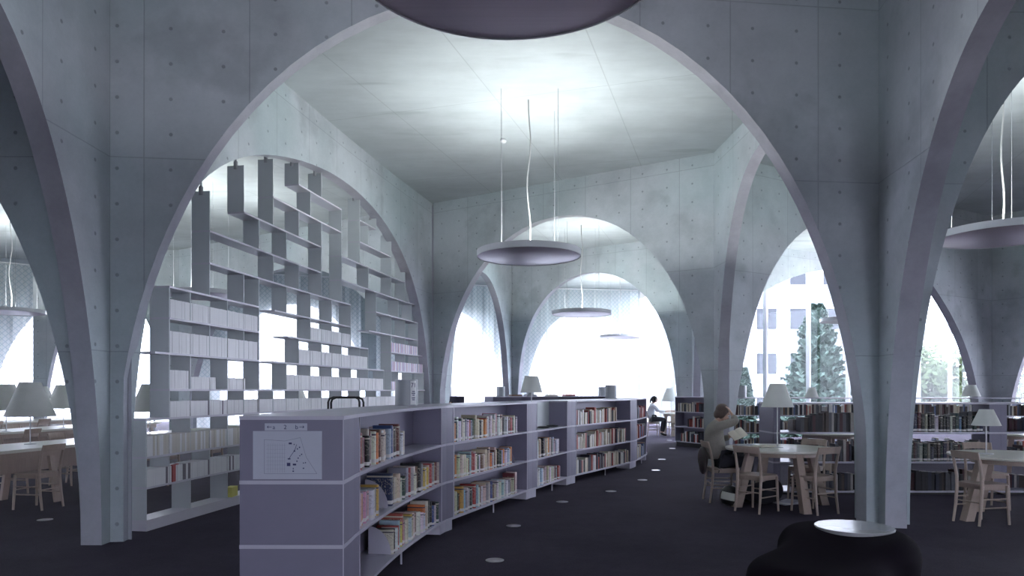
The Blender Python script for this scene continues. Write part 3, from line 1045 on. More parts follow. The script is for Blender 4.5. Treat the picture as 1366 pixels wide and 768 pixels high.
def px_s(px):   # arc length on the bookcase front where a sight line at column px meets it
    r = (px - 683) / 950.0
    best = min(range(len(BC.P)), key=lambda i: abs(BC.P[i].x / BC.P[i].y - r))
    return BC.S[best]
G = 'books in the %s bay of the curved bookcase'
def row(u, lv, pa, pb, nm, **kw):
    a, b, c = units[u]
    book_row(BC, max(px_s(pa), a + 0.025), min(px_s(pb), b - 0.03), TZ[lv] + BT, '%s shelf, %s bookcase bay' % (tn[lv], nm), G % nm, **kw)
row(0, 2, 476, 545, 'nearest', specials={1: ('cream', (0.62, 0.56, 0.45), 0.05, 0.27, 0.2), 3: ('red', (0.30, 0.06, 0.05), 0.045, 0.27, 0.2)})
sm = units[0][0] + 0.05
row(0, 1, 476, 513, 'nearest')
def row_from(u, lv, sa, sb, nm, which, **kw):
    book_row(BC, sa, sb, TZ[lv] + BT, '%s run, %s shelf, %s bookcase bay' % (which, tn[lv], nm), G % nm, **kw)
row_from(0, 1, px_s(527), units[0][1] - 0.03, 'nearest', 'right', specials={1: ('dark blue', (0.03, 0.04, 0.10), 0.05, 0.28, 0.22)})
row_from(0, 0, px_s(528), units[0][1] - 0.03, 'nearest', 'right', hh=(0.18, 0.29), specials={9: ('red', (0.42, 0.07, 0.05), 0.045, 0.29, 0.22)})
row(1, 2, 605, 692, 'second')
row(1, 1, 605, 687, 'second')
row(1, 0, 605, 693, 'second', specials={6: ('ochre', (0.50, 0.33, 0.08), 0.05, 0.30, 0.24), 7: ('light blue', (0.30, 0.46, 0.62), 0.02, 0.25, 0.2), 8: ('light blue', (0.30, 0.46, 0.62), 0.02, 0.25, 0.2), 9: ('light blue', (0.30, 0.46, 0.62), 0.02, 0.25, 0.2)})
row(2, 1, 717, 749, 'third')
row(2, 0, 717, 750, 'third')
FAR = [MB() for _ in range(8)]  # remaining small books, by cover colour
for lv, e in ((2, 827), (1, 836), (0, 841)):
    row(3, lv, 771, e, 'fourth', mb=FAR[:5])
    row(4, lv, 848, 862, 'last', mb=FAR[:6])

# quarter-round bookends
def bookend(s, z, label, mt, r=0.24, t=0.004):
    out = [(0, 0), (0.20, 0)] + [(0.20 * math.cos(a), r * math.sin(a)) for a in np.linspace(0, math.pi / 2, 10)[1:]]
    p, tg = BC.at(s)
    n = Vector((-tg.y, tg.x))
    q = p + n * 0.24
    ang = math.atan2(-n.y, -n.x)
    M = Matrix.Rotation(math.pi / 2, 4, 'X')
    b = MB().prism(out, -t / 2, t / 2, M)
    b.box(0.0, 0.16, -0.06, -0.002, 0, 0.003)
    o = b.build('bookend', mt)
    o.location = (q.x, q.y, z)
    o.rotation_euler = (0, 0, ang)
    tag(o, label, 'bookend')
bookend(px_s(525.5), TZ[1] + BT, 'white quarter-round bookend on the middle shelf of the nearest bay', MT['white'])
bookend(px_s(526.5), TZ[0] + BT, 'white quarter-round bookend on the bottom shelf of the nearest bay', MT['white'])
bookend(px_s(547.5), TZ[2] + BT, 'dark bookend closing the top row of the nearest bay', MT['slate'], 0.2)
bookend(px_s(694), TZ[2] + BT, 'dark bookend closing the top row of the second bay', MT['slate'], 0.2)
bookend(px_s(689.5), TZ[1] + BT, 'dark bookend closing the middle row of the second bay', MT['slate'], 0.2)

# map sheet and direction sign on the end panel
ey = BC.off(0.003, 0).y - 0.0035
def panel_xy(px, py):
    d = ey
    return (px - 683) / 950 * d, EYE + (521 - py) / 950 * d
x0, z1 = panel_xy(337.5, 574.8); x1, z0 = panel_xy(429.5, 639.0)
mp = MB().box(x0, x1, ey - 0.001, ey + 0.001, z0, z1).build('map_sheet', MT['paper'])
tag(mp, 'printed floor map sheet taped to the near bookcase end', 'map')
pr = MB()
def mline(mb, pts, w=0.0022, depth=0.0014):
    for (a, b), (c, d) in zip(pts[:-1], pts[1:]):
        p0 = panel_xy(a, b); p1 = panel_xy(c, d)
        mb.bar((p0[0], ey - depth, p0[1]), (p1[0], ey - depth, p1[1]), w, 0.0006, (0, 1, 0))
zp = lambda x, y: (320 + x / 7.68, 560 + y / 7.68)
mline(pr, [zp(*q) for q in ((250, 200), (460, 215), (620, 180), (680, 380), (790, 550), (250, 550), (250, 200))])
for xx in range(290, 480, 24):
    mline(pr, [zp(xx, 240), zp(xx, 540)], 0.001)
for yy in range(260, 540, 40):
    mline(pr, [zp(270, yy), zp(470, yy)], 0.0008)
pr.build('faint_print', MT['ink_pale'], mp)
pr = MB()
mline(pr, [zp(*q) for q in ((582, 250), (570, 290), (555, 320), (520, 370), (505, 395))], 0.003)
def dot(mb, x, y, w, h):
    a = panel_xy(*zp(x - w, y - h)); b = panel_xy(*zp(x + w, y + h))
    mb.box(a[0], b[0], ey - 0.0018, ey - 0.0012, b[1], a[1])
for x, y, w, h in ((517, 240, 16, 9), (557, 250, 5, 5), (560, 318, 8, 7), (505, 398, 14, 6), (590, 296, 6, 6), (612, 280, 6, 7), (633, 352, 6, 6), (615, 366, 5, 5), (598, 390, 6, 6), (585, 422, 5, 8), (500, 455, 18, 17), (560, 456, 17, 9), (547, 498, 4, 8), (547, 524, 8, 6), (652, 440, 6, 5), (673, 437, 5, 6), (652, 494, 7, 6)):
    dot(pr, x, y, w, h)
pr.build('map_marks', MT['ink'], mp)
x0, z1 = panel_xy(353.2, 564.5); x1, z0 = panel_xy(409.8, 574.2)
sg = MB().box(x0, x1, ey - 0.0012, ey + 0.0008, z0, z1).build('direction_sign', MT['paper'])
tag(sg, 'small paper sign reading a 2 b with arrows above the map', 'sign')
def text(body, px, py, hpx, parent, mt, y=None):
    x, z = panel_xy(px, py)
    lettering(body, hpx / 950 * ey / 0.70, 0.0003, mt, parent, (x, ey - 0.0017, z), (math.pi / 2, 0, 0))
text('a', 365.5, 572.2, 5.6, sg, MT['ink'])
text('2', 380.5, 572.2, 5.8, sg, MT['ink'])
text('b', 395.8, 572.2, 5.8, sg, MT['ink'])
ar = MB()
mline(ar, [(356.5, 569.3), (362.6, 569.3)], 0.003, 0.0016)
mline(ar, [(358.3, 567.7), (356.4, 569.3), (358.3, 570.9)], 0.003, 0.0016)
mline(ar, [(399.3, 569.3), (405.6, 569.3)], 0.003, 0.0016)
mline(ar, [(403.8, 567.7), (405.7, 569.3), (403.8, 570.9)], 0.003, 0.0016)
ar.build('arrows', MT['ink'], sg)

# grey cylinder signs on the shelf tops
def cylinder_sign(loc, label, r=0.125, h=0.285, plate=True):
    t = thing('cylinder_sign', label, 'sign', loc, 0, 'grey cylinder signs on shelf tops')
    MB().lathe([(r, 0), (r, h - 0.003), (r - 0.004, h), (r - 0.008, h), (r - 0.01, 0.01), (0, 0.01)], 40).build('drum', MT['grey_cyl'], t, smooth=True)
    if plate:
        vs, fs = [], []
        for i in range(9):
            a = math.radians(-62 + 34 * i / 8)
            x, y = (r + 0.001) * math.cos(a), (r + 0.001) * math.sin(a)
            vs += [(x, y, 0.012), (x, y, h - 0.012)]
            if i: fs.append((2 * i - 2, 2 * i, 2 * i + 1, 2 * i - 1))
        lb = MB().add(vs, fs).build('label_strip', MT['white_paper'], t)
        a = math.radians(-45)
        lettering('71', 0.07, 0.0003, MT['ink'], lb, ((r + 0.004) * math.cos(a), (r + 0.004) * math.sin(a), h - 0.085), (math.pi / 2, 0, math.radians(45)))
        bars = MB()
        for zz, ww in ((0.15, 0.018), (0.13, 0.024), (0.11, 0.014), (0.08, 0.022), (0.06, 0.018)):
            bars.box(-ww, ww, -0.001, 0.001, zz, zz + 0.009, Matrix.Translation(((r + 0.003) * math.cos(a), (r + 0.003) * math.sin(a), 0)) @ Matrix.Rotation(math.radians(45), 4, 'Z'))
        bars.build('small_print', MT['ink'], lb)
    return t
topz = TZ[3] + BT
cylinder_sign((-1.165, 7.86, topz), 'largest grey cylinder sign, on the nearest bookcase top', plate=True)
cylinder_sign((2.14, 15.4, topz), 'grey cylinder sign on the fourth bookcase bay', plate=False)

# ---------------------------------------------------------------- chairs
def make_chair(label):
    t = thing('dining_chair', label, 'chair')
    wd = MT['wood']
    SH = 0.475
    # seat: rounded trapezoid
    out = []
    for a in np.linspace(0, 2 * math.pi, 40, endpoint=False):
        c, s = math.cos(a), math.sin(a)
        x = 0.205 * math.copysign(abs(c) ** 0.55, c)
        y = 0.205 * math.copysign(abs(s) ** 0.55, s)
        x *= 1.0 + 0.12 * (y / 0.2) * 0.5
        out.append((x, y))
    MB().prism(out, SH - 0.022, SH).build('seat', wd, t)
    MB().box(-0.165, 0.165, -0.165, -0.145, SH - 0.065, SH - 0.022).box(-0.165, 0.165, 0.145, 0.165, SH - 0.065, SH - 0.022).box(-0.170, -0.150, -0.145, 0.145, SH - 0.065, SH - 0.022).box(0.150, 0.170, -0.145, 0.145, SH - 0.065, SH - 0.022).build('seat_rail', wd, t)
    for sx in (-1, 1):
        MB().tube([(sx * 0.185, 0.185, 0), (sx * 0.178, 0.172, 0.25), (sx * 0.172, 0.168, SH - 0.022)], [0.014, 0.018, 0.019], 8).build('leg', wd, t, smooth=True)
        MB().tube([(sx * 0.175, -0.235, 0), (sx * 0.170, -0.205, 0.2), (sx * 0.168, -0.188, 0.42), (sx * 0.168, -0.192, 0.55), (sx * 0.172, -0.225, 0.72), (sx * 0.176, -0.262, 0.845)], [0.014, 0.017, 0.019, 0.018, 0.016, 0.013], 8).build('leg', wd, t, smooth=True)
    for sx in (-1, 1):
        for z in (0.20, 0.30):
            MB().tube([(sx * 0.17, -0.20, z), (sx * 0.178, 0.17, z)], 0.009, 6).build('stretcher', wd, t, smooth=True)
    MB().tube([(-0.17, 0.172, 0.26), (0.17, 0.172, 0.26)], 0.009, 6).build('stretcher', wd, t, smooth=True)
    MB().tube([(-0.17, -0.196, 0.26), (0.17, -0.196, 0.26)], 0.009, 6).build('stretcher', wd, t, smooth=True)
    # curved top rail
    vs, fs = [], []
    n = 10
    for i in range(n + 1):
        u = -1 + 2 * i / n
        x = 0.178 * u
        y = -0.252 - 0.045 * (1 - u * u)
        for dy, z in ((-0.009, 0.755 + 0.012 * (1 - u * u)), (0.009, 0.755 + 0.012 * (1 - u * u)), (-0.002, 0.845 + 0.006 * (1 - u * u)), (-0.020, 0.845 + 0.006 * (1 - u * u))):
            vs.append((x, y + dy + (0.012 if z < 0.8 else 0), z))
    for i in range(n):
        o = 4 * i
        for e in range(4):
            fs.append((o + e, o + 4 + e, o + 4 + (e + 1) % 4, o + (e + 1) % 4))
    fs += [(0, 1, 2, 3), (4 * n + 3, 4 * n + 2, 4 * n + 1, 4 * n)]
    MB().add(vs, fs).build('top_rail', wd, t, smooth=True)
    return t
chair_proto = make_chair('pale wooden chair with the seated reader on it')
used = [False]
def chair(x, y, face, label, group, s=1.0):
    """face: direction (dx, dy) the sitter looks."""
    rz = math.atan2(face[1], face[0]) - math.pi / 2
    if not used[0]:
        used[0] = True
        o = chair_proto
        o.location = (x, y, 0)
        o.rotation_euler = (0, 0, rz)
        tag(o, label, None, group)
        return o
    return dup(chair_proto, (x, y, 0), rz, label, group)
G1 = 'chairs round the reading tables'
chair(2.97, 10.02, (1, 0.0), 'pale wooden chair with the seated reader on it', G1)
chair(3.17, 9.20, (0.75, 0.60), 'pale chair pushed up to the left front of the round table', G1)
chair(3.86, 9.12, (-0.30, 0.70), 'pale chair at the right front of the round table', G1)
chair(4.20, 10.16, (-0.65, -0.62), 'pale chair behind the round table by the dark books', G1)
chair(5.52, 8.36, (0.55, 0.14), 'pale chair left of the right hand table', G1)
chair(6.28, 9.42, (-0.1, -0.80), 'pale chair half hidden behind the right hand table', G1)

# round tables
def round_table(x, y, R, label, rz):
    t = thing('round_table', label, 'table', (x, y, 0), rz, 'round reading tables')
    H = 0.785
    MB().lathe([(0, H - 0.032), (R - 0.012, H - 0.032), (R, H - 0.02), (R, H - 0.004), (R - 0.004, H), (0, H)], 64).build('tabletop', MT['top'], t, smooth=True)
    MB().lathe([(R * 0.62, H - 0.10), (R * 0.66, H - 0.10), (R * 0.66, H - 0.032), (R * 0.62, H - 0.032)], 48, caps=False).build('apron', MT['wood'], t, smooth=True)
    for k in range(4):
        a = math.pi / 4 + k * math.pi / 2
        M = Matrix.Rotation(a, 4, 'Z')
        b = MB()
        # plank leg splayed outwards, wider at the foot
        vs = [(R * 0.52, -0.045, H - 0.034), (R * 0.52, 0.045, H - 0.034), (R * 0.66, 0.045, H - 0.034), (R * 0.66, -0.045, H - 0.034),
              (R * 0.80, -0.055, 0), (R * 0.80, 0.055, 0), (R * 0.95, 0.055, 0), (R * 0.95, -0.055, 0)]
        b.add([M @ Vector(v) for v in vs], [(0, 1, 2, 3), (4, 7, 6, 5), (0, 4, 5, 1), (1, 5, 6, 2), (2, 6, 7, 3), (3, 7, 4, 0)])
        b.build('leg', MT['wood'], t)
    return t
round_table(3.62, 9.60, 0.715, 'pale round table with the reader and a white lamp', math.radians(-37))
round_table(6.05, 8.55, 0.715, 'pale round table cut by the right edge of the photo', math.radians(-40))

# table lamps
def table_lamp(loc, rb, rt, zb, zt, label, group='white cone shade table lamps'):
    t = thing('table_lamp', label, 'lamp', loc, 0, group)
    MB().lathe([(0.075, 0), (0.075, 0.008), (0.02, 0.014), (0.008, 0.02)], 24).build('base', MT['rim'], t, smooth=True)
    MB().tube([(0, 0, 0.01), (0, 0, zt - 0.02)], 0.008, 8).build('stem', MT['rim'], t, smooth=True)
    MB().lathe([(rb, zb), (rt, zt), (rt - 0.003, zt), (rb - 0.003, zb), (rb, zb)], 40, caps=False).build('lamp_shade', MT['shade'], t, smooth=True)
    f = MB()
    for k in range(3):
        a = 2 * math.pi * k / 3
        f.tube([(0, 0, zt - 0.03), ((rt - 0.004) * math.cos(a), (rt - 0.004) * math.sin(a), zt - 0.012)], 0.003, 5)
    f.build('shade_spider', MT['rim'], t)
    return t
table_lamp((3.585, 9.62, 0.785), 0.212, 0.096, 0.545, 0.86, 'white cone lamp on the round table beside the reader')
table_lamp((5.74, 8.62, 0.785), 0.158, 0.075, 0.345, 0.54, 'small white cone lamp on the right hand round table')

# ---------------------------------------------------------------- right hand bookcases (open backed, dark books)
def straight_case(x0, x1, y, yaw, label, levels, depth=0.62, fill=(0,), cells=None, col=MT['slate'], group='dark bookcases on the right', back=False, first_panel=0.0, tail_panel=0.0):
    t = thing('dark_bookcase', label, 'bookcase', (x0, y, 0), yaw, group)
    L = x1 - x0
    for i, z in enumerate(levels):
        MB().box(0, L, -0.004, depth, z - 0.012, z + 0.012).build('top' if i == len(levels) - 1 else 'shelf_board', MT['white'], t)
    for i in range(len(levels) - 1):
        za, zb = levels[i] + 0.012, levels[i + 1] - 0.012
        MB().box(0.0, 0.016, 0.003, depth - 0.003, za, zb).build('side_panel', col, t)
        MB().box(L - 0.016, L, 0.003, depth - 0.003, za, zb).build('side_panel', col, t)
        if first_panel:
            MB().box(0.016, first_panel, 0.0, 0.016, za, zb).build('filler_panel', col, t)
        if tail_panel:
            MB().box(L - tail_panel, L - 0.016, 0.0, 0.016, za, zb).build('filler_panel', col, t)
        if back:
            MB().box(0.016, L - 0.016, depth * 0.5, depth * 0.5 + 0.012, za, zb).build('back_panel', col, t)
    MB().box(0.03, L - 0.03, 0.03, depth - 0.03, 0, levels[0] - 0.012).build('plinth', MT['black'], t)
    return t
RL = [0.045, 0.48, 0.92, 1.36]
RY = 10.62
straight_case(3.90, 5.62, RY, 0, 'dark open bookcase behind the round table', RL, first_panel=0.10)
straight_case(5.62, 7.28, RY, 0, 'dark open bookcase between right column and right table', RL, tail_panel=0.16)
straight_case(7.28, 9.0, RY, 0, 'dark bookcase bay at the right edge, nearly empty', RL, first_panel=0.10)
RC1 = Curve([(3.90, RY), (9.0, RY)])
DK = [MB() for _ in range(6)]
def drow(xa, xb, lv, nm, grp, **kw):
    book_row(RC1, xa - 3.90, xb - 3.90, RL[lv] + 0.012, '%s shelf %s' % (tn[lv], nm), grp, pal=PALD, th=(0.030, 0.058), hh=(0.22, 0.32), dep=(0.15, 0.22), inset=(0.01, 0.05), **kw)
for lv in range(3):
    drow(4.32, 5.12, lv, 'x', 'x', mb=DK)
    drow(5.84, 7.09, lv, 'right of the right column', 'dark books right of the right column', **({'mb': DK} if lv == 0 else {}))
    drow(5.16, 5.60, lv, 'x', 'x', mb=DK)
    # books shelved from the other side
    book_row(RC1, 0.45, 1.70, RL[lv] + 0.012, 'x', 'x', mb=DK, th=(0.02, 0.05), hh=(0.16, 0.22), base=0.36)
    book_row(RC1, 1.76, 3.20, RL[lv] + 0.012, 'x', 'x', mb=DK, th=(0.02, 0.05), hh=(0.16, 0.22), base=0.36)
    book_row(RC1, 3.62, 4.3, RL[lv] + 0.012, 'x', 'x', mb=DK, th=(0.02, 0.05), hh=(0.16, 0.22), base=0.30)
# rows farther back
FL = [0.13, 0.545, 0.96, 1.375]
def far_case(a, b, label, fills, pal=4, depth=0.62, group='low bookcases farther back', back=False, mbs=None):
    L = math.hypot(b[0] - a[0], b[1] - a[1])
    yaw = math.atan2(b[1] - a[1], b[0] - a[0])
    t = straight_case(0, L, 0, 0, label, FL, depth, group=group, back=back)
    t.location = (a[0], a[1], 0)
    t.rotation_euler = (0, 0, yaw)
    cv = Curve([a, b])
    for lv, (f0, f1) in fills:
        book_row(cv, f0 * L + 0.02, f1 * L - 0.02, FL[lv] + 0.012, 'x', 'x', mb=mbs or FAR, th=(0.02, 0.055), hh=(0.2, 0.3))
    return t
far_case((5.3, 17.0), (9.2, 16.7), 'low bookcase seen behind the open dark shelves', [(0, (0, 1)), (1, (0, 1)), (2, (0, 0.9))], mbs=FAR + DK)
far_case((9.2, 16.7), (13.0, 16.4), 'low bookcase under the garden windows', [(0, (0, 1)), (1, (0, 1)), (2, (0, 0.9))], mbs=FAR + DK)
far_case((4.60, 20.1), (5.30, 18.7), 'low bookcase left of the back right column', [(0, (0.1, 0.7)), (1, (0.3, 1)), (2, (0.06, 1))], back=True, mbs=FAR[:5] + DK[:2])
far_case((-0.55, 20.6), (3.0, 22.3), 'low bookcase behind the curved bookcase', [(0, (0, 1)), (1, (0, 1)), (2, (0, 1))], back=True)
far_case((-2.9, 21.0), (-1.5, 22.5), 'low bookcase in the narrow left arch', [(0, (0, 1)), (1, (0, 1)), (2, (0, 0.8))], back=True)
cylinder_sign((-0.33, 20.9, 1.387), 'grey cylinder sign left of the far column', plate=False)
cylinder_sign((0.55, 21.45, 1.387), 'grey cylinder sign right of the far column', plate=False)
cylinder_sign((2.85, 22.5, 1.387), 'small grey cylinder sign near the end of the far shelf', plate=False)
cylinder_sign((-2.0, 22.1, 1.387), 'grey cylinder sign in the narrow left arch', plate=False)
cylinder_sign((5.55, 17.25, 1.387), 'grey cylinder sign on the shelf beside the garden windows', plate=False)
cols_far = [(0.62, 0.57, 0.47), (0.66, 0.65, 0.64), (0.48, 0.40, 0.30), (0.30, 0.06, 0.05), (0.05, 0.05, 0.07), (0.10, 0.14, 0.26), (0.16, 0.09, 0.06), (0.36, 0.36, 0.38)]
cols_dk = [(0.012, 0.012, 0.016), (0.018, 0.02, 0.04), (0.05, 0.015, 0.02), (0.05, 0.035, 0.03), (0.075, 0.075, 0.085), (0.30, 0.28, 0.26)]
allm = MB()
mi = []
for i, m in enumerate(FAR + DK):
    allm.add(m.v, m.f)
    mi += [i] * len(m.f)
me = bpy.data.meshes.new('books')
me.from_pydata(allm.v, [], allm.f)
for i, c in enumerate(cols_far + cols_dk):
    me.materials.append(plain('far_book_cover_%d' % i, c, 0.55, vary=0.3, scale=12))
for p, k in zip(me.polygons, mi):
    p.material_index = k
FB = bpy.data.objects.new('books', me)
COL.objects.link(FB)
tag(FB, 'remaining books on the farther and hidden shelves', 'books', kind='stuff')
# books lying on the far shelf top
for i, (x, c) in enumerate(((0.1, 'brown'), (0.55, 'grey'), (1.2, 'cream'), (1.75, 'dark red'))):
    y = 20.6 + (x + 0.55) / 3.55 * 1.7 + 0.22
    o = tag(MB().box(-0.17, 0.17, -0.11, 0.11, 0, 0.05).build('book', plain('lying_book_%d' % i, {'brown': (0.16, 0.09, 0.06), 'grey': (0.3, 0.3, 0.32), 'cream': (0.6, 0.55, 0.45), 'dark red': (0.2, 0.04, 0.04)}[c], 0.5), loc=(x, y, 1.387)), '%s book lying on the top of the far low bookcase' % c, 'book')
    o.rotation_euler = (0, 0, 0.45)

# desk notch: lamp, paper stand, phone
nl = BC.off(px_s(726) + 0.0, 0.20)
table_lamp((nl.x, nl.y, TZ[2] + BT), 0.168, 0.10, 0.55, 0.80, 'white lamp standing on the desk notch of the curved bookcase')
q = BC.off(units[2][0] + 0.13, 0.15)
o = MB().add([(-0.09, -0.02, 0), (0.09, -0.02, 0), (0.09, 0.06, 0.19), (-0.09, 0.06, 0.19), (-0.09, 0.075, 0), (0.09, 0.075, 0)], [(0, 1, 2, 3), (3, 2, 5, 4), (0, 4, 5, 1), (0, 3, 4), (1, 5, 2)]).build('paper_stand', MT['white_paper'], loc=(q.x, q.y, TZ[2] + BT))
o.rotation_euler = (0, 0, 0.3)
tag(o, 'white folded paper stand on the desk notch', 'notice')
for i, f in enumerate((0.42, 0.72)):
    q = BC.off(units[2][0] + (units[2][1] - units[2][0]) * f, 0.12)
    o = MB().ellipsoid((0, 0, 0.018), (0.10, 0.045, 0.018)).build('pen_case', MT['black'], smooth=True, loc=(q.x, q.y, TZ[2] + BT))
    tag(o, ['black pouch beside the paper stand on the desk notch', 'black pouch at the right end of the desk notch'][i], 'pouch')

# step stool handrails behind the near bookcase
def step_stool(x, y, rz, label):
    t = thing('step_stool', label, 'step stool', (x, y, 0), rz)
    H = 1.47
    for i, yy in enumerate((-0.17, 0.17)):
        pts = [(-0.19, yy, 0), (-0.19, yy, H - 0.06), (-0.175, yy, H - 0.02), (-0.13, yy, H), (0.13, yy, H), (0.175, yy, H - 0.02), (0.19, yy, H - 0.06), (0.19, yy, 0)]
        MB().tube(pts, 0.013, 8).build('handrail', MT['black'], t, smooth=True)
    for z in (0.25, 0.5):
        MB().box(-0.19, 0.19, -0.16, 0.16, z - 0.015, z + 0.015).build('step', MT['slate'], t)
    return t
step_stool(-2.02, 8.65, 0.35, 'black tubular handrails of a step stool behind the near bookcase')

# ---------------------------------------------------------------- left reading room
def long_table(a, b, w, label):
    a, b = Vector(a), Vector(b)
    L = (b - a).length
    t = thing('long_table', label, 'table', (a.x, a.y, 0), math.atan2(b.y - a.y, b.x - a.x), 'long pale reading tables')
    H = 0.785
    MB().box(0, L, -w / 2, w / 2, H - 0.04, H).build('tabletop', MT['top'], t)
    for sy in (-1, 1):
        MB().box(0.06, L - 0.06, sy * (w / 2 - 0.10) - 0.012, sy * (w / 2 - 0.10) + 0.012, H - 0.13, H - 0.04).build('apron', MT['wood'], t)
    MB().box(0.3, L - 0.3, -0.02, 0.02, 0.42, 0.62).build('stretcher_board', MT['wood'], t)
    k = max(2, int(L / 2.2) + 1)
    for i in range(k):
        x = 0.12 + (L - 0.24) * i / (k - 1)
        for sy in (-1, 1):
            MB().bar((x, sy * (w / 2 - 0.2), H - 0.04), (x, sy * (w / 2 - 0.08), 0), 0.10, 0.045, (0, 1, 0)).build('leg', MT['wood'], t)
    return t
long_table((-7.22, 7.7), (-5.95, 14.6), 1.05, 'nearest long pale reading table in the left bay')
long_table((-10.3, 10.2), (-9.15, 17.6), 1.05, 'second long pale reading table in the left bay')
long_table((-13.4, 13.2), (-12.3, 20.5), 1.05, 'third long pale reading table near the left curtain')
long_table((-5.9, 15.6), (-4.9, 19.2), 1.05, 'long pale reading table seen through the lattice shelf')
GL = 'chairs along the left reading tables'
left_chairs = [(-6.28, 9.42, -1, 'pale chair with its back to the camera at the near left table'),
               (-5.98, 10.6, -1, 'pale chair beside the left column at the near table'),
               (-5.8, 11.8, -1, 'pale chair seen behind the left column legs'),
               (-5.6, 13.1, -1, 'pale chair at the far end of the near left table'),
               (-7.72, 9.4, 1, 'pale chair on the far side of the near left table, foremost'),
               (-7.52, 10.6, 1, 'pale chair on the far side of the near left table, second'),
               (-7.32, 11.8, 1, 'pale chair on the far side of the near left table, third'),
               (-7.12, 13.0, 1, 'pale chair on the far side of the near left table, last'),
               (-9.1, 13.2, -1, 'pale chair on the near side of the second left table, foremost'),
               (-8.88, 14.5, -1, 'pale chair on the near side of the second left table, next'),
               (-8.68, 15.8, -1, 'pale chair on the near side of the second left table, last'),
               (-10.5, 13.6, 1, 'pale chair on the far side of the second left table, foremost'),
               (-10.3, 15.0, 1, 'pale chair on the far side of the second left table, next'),
               (-12.1, 16.4, -1, 'pale chair on the near side of the third left table, foremost'),
               (-11.9, 17.8, -1, 'pale chair on the near side of the third left table, next'),
               (-4.75, 16.9, -1, 'pale chair behind the middle of the lattice shelf'),
               (-4.5, 18.2, -1, 'pale chair behind the far end of the lattice shelf')]
for x, y, sgn, lb in left_chairs:
    chair(x, y, (sgn * 0.986, -sgn * 0.165), lb, GL)
left_lamps = [(-6.9, 10.2, 'big white cone lamp on the nearest left table'), (-9.48, 13.35, 'white cone lamp cut by the left photo edge'),
              (-9.32, 14.8, 'white cone lamp beside the left column on the second table'), (-6.33, 12.45, 'white cone lamp half hidden by the left column arch'),
              (-12.8, 19.4, 'small white cone lamp on the third left table'), (-5.35, 17.6, 'white cone lamp seen through the lattice shelf')]
for x, y, lb in left_lamps:
    table_lamp((x, y, 0.785), 0.32, 0.134, 0.40, 0.885, lb, 'large white cone lamps on the left tables')

# tables and lamps behind the dark bookcases
round_table(5.9, 13.2, 0.7, 'pale round table glimpsed through the dark bookcase', 0.3)
round_table(9.2, 12.9, 0.7, 'pale round table behind the dark bookcase at the right', 0.5)
table_lamp((10.7, 16.6, 1.387), 0.2, 0.10, 0.03, 0.30, 'white cone lamp above the dark bookcase at the far right', 'lamps behind the dark bookcases')
table_lamp((7.2, 17.1, 1.387), 0.16, 0.07, 0.0, 0.24, 'white cone lamp between conifer and dark books', 'lamps behind the dark bookcases')
table_lamp((9.25, 16.9, 1.387), 0.2, 0.1, 0.03, 0.24, 'pale cone lamp right of the right column', 'lamps behind the dark bookcases')

# far nook: table, chairs, lamps
long_table((5.30, 24.55), (6.35, 24.75), 0.9, 'small white table in the far nook')
chair(4.88, 24.60, (1.0, 0.0), 'pale chair of the far reader in the nook', 'chairs in the far nook')
chair(5.62, 24.02, (-0.1, 1.0), 'empty pale chair in front of the far nook table', 'chairs in the far nook')
chair(5.72, 25.38, (0.1, -1.0), 'empty pale chair behind the far nook table', 'chairs in the far nook')
table_lamp((5.50, 24.75, 0.785), 0.30, 0.13, 0.40, 0.86, 'white cone lamp in the far nook, left', 'lamps in the far nook')
table_lamp((6.1, 24.80, 0.785), 0.30, 0.13, 0.40, 0.86, 'white cone lamp in the far nook, right', 'lamps in the far nook')

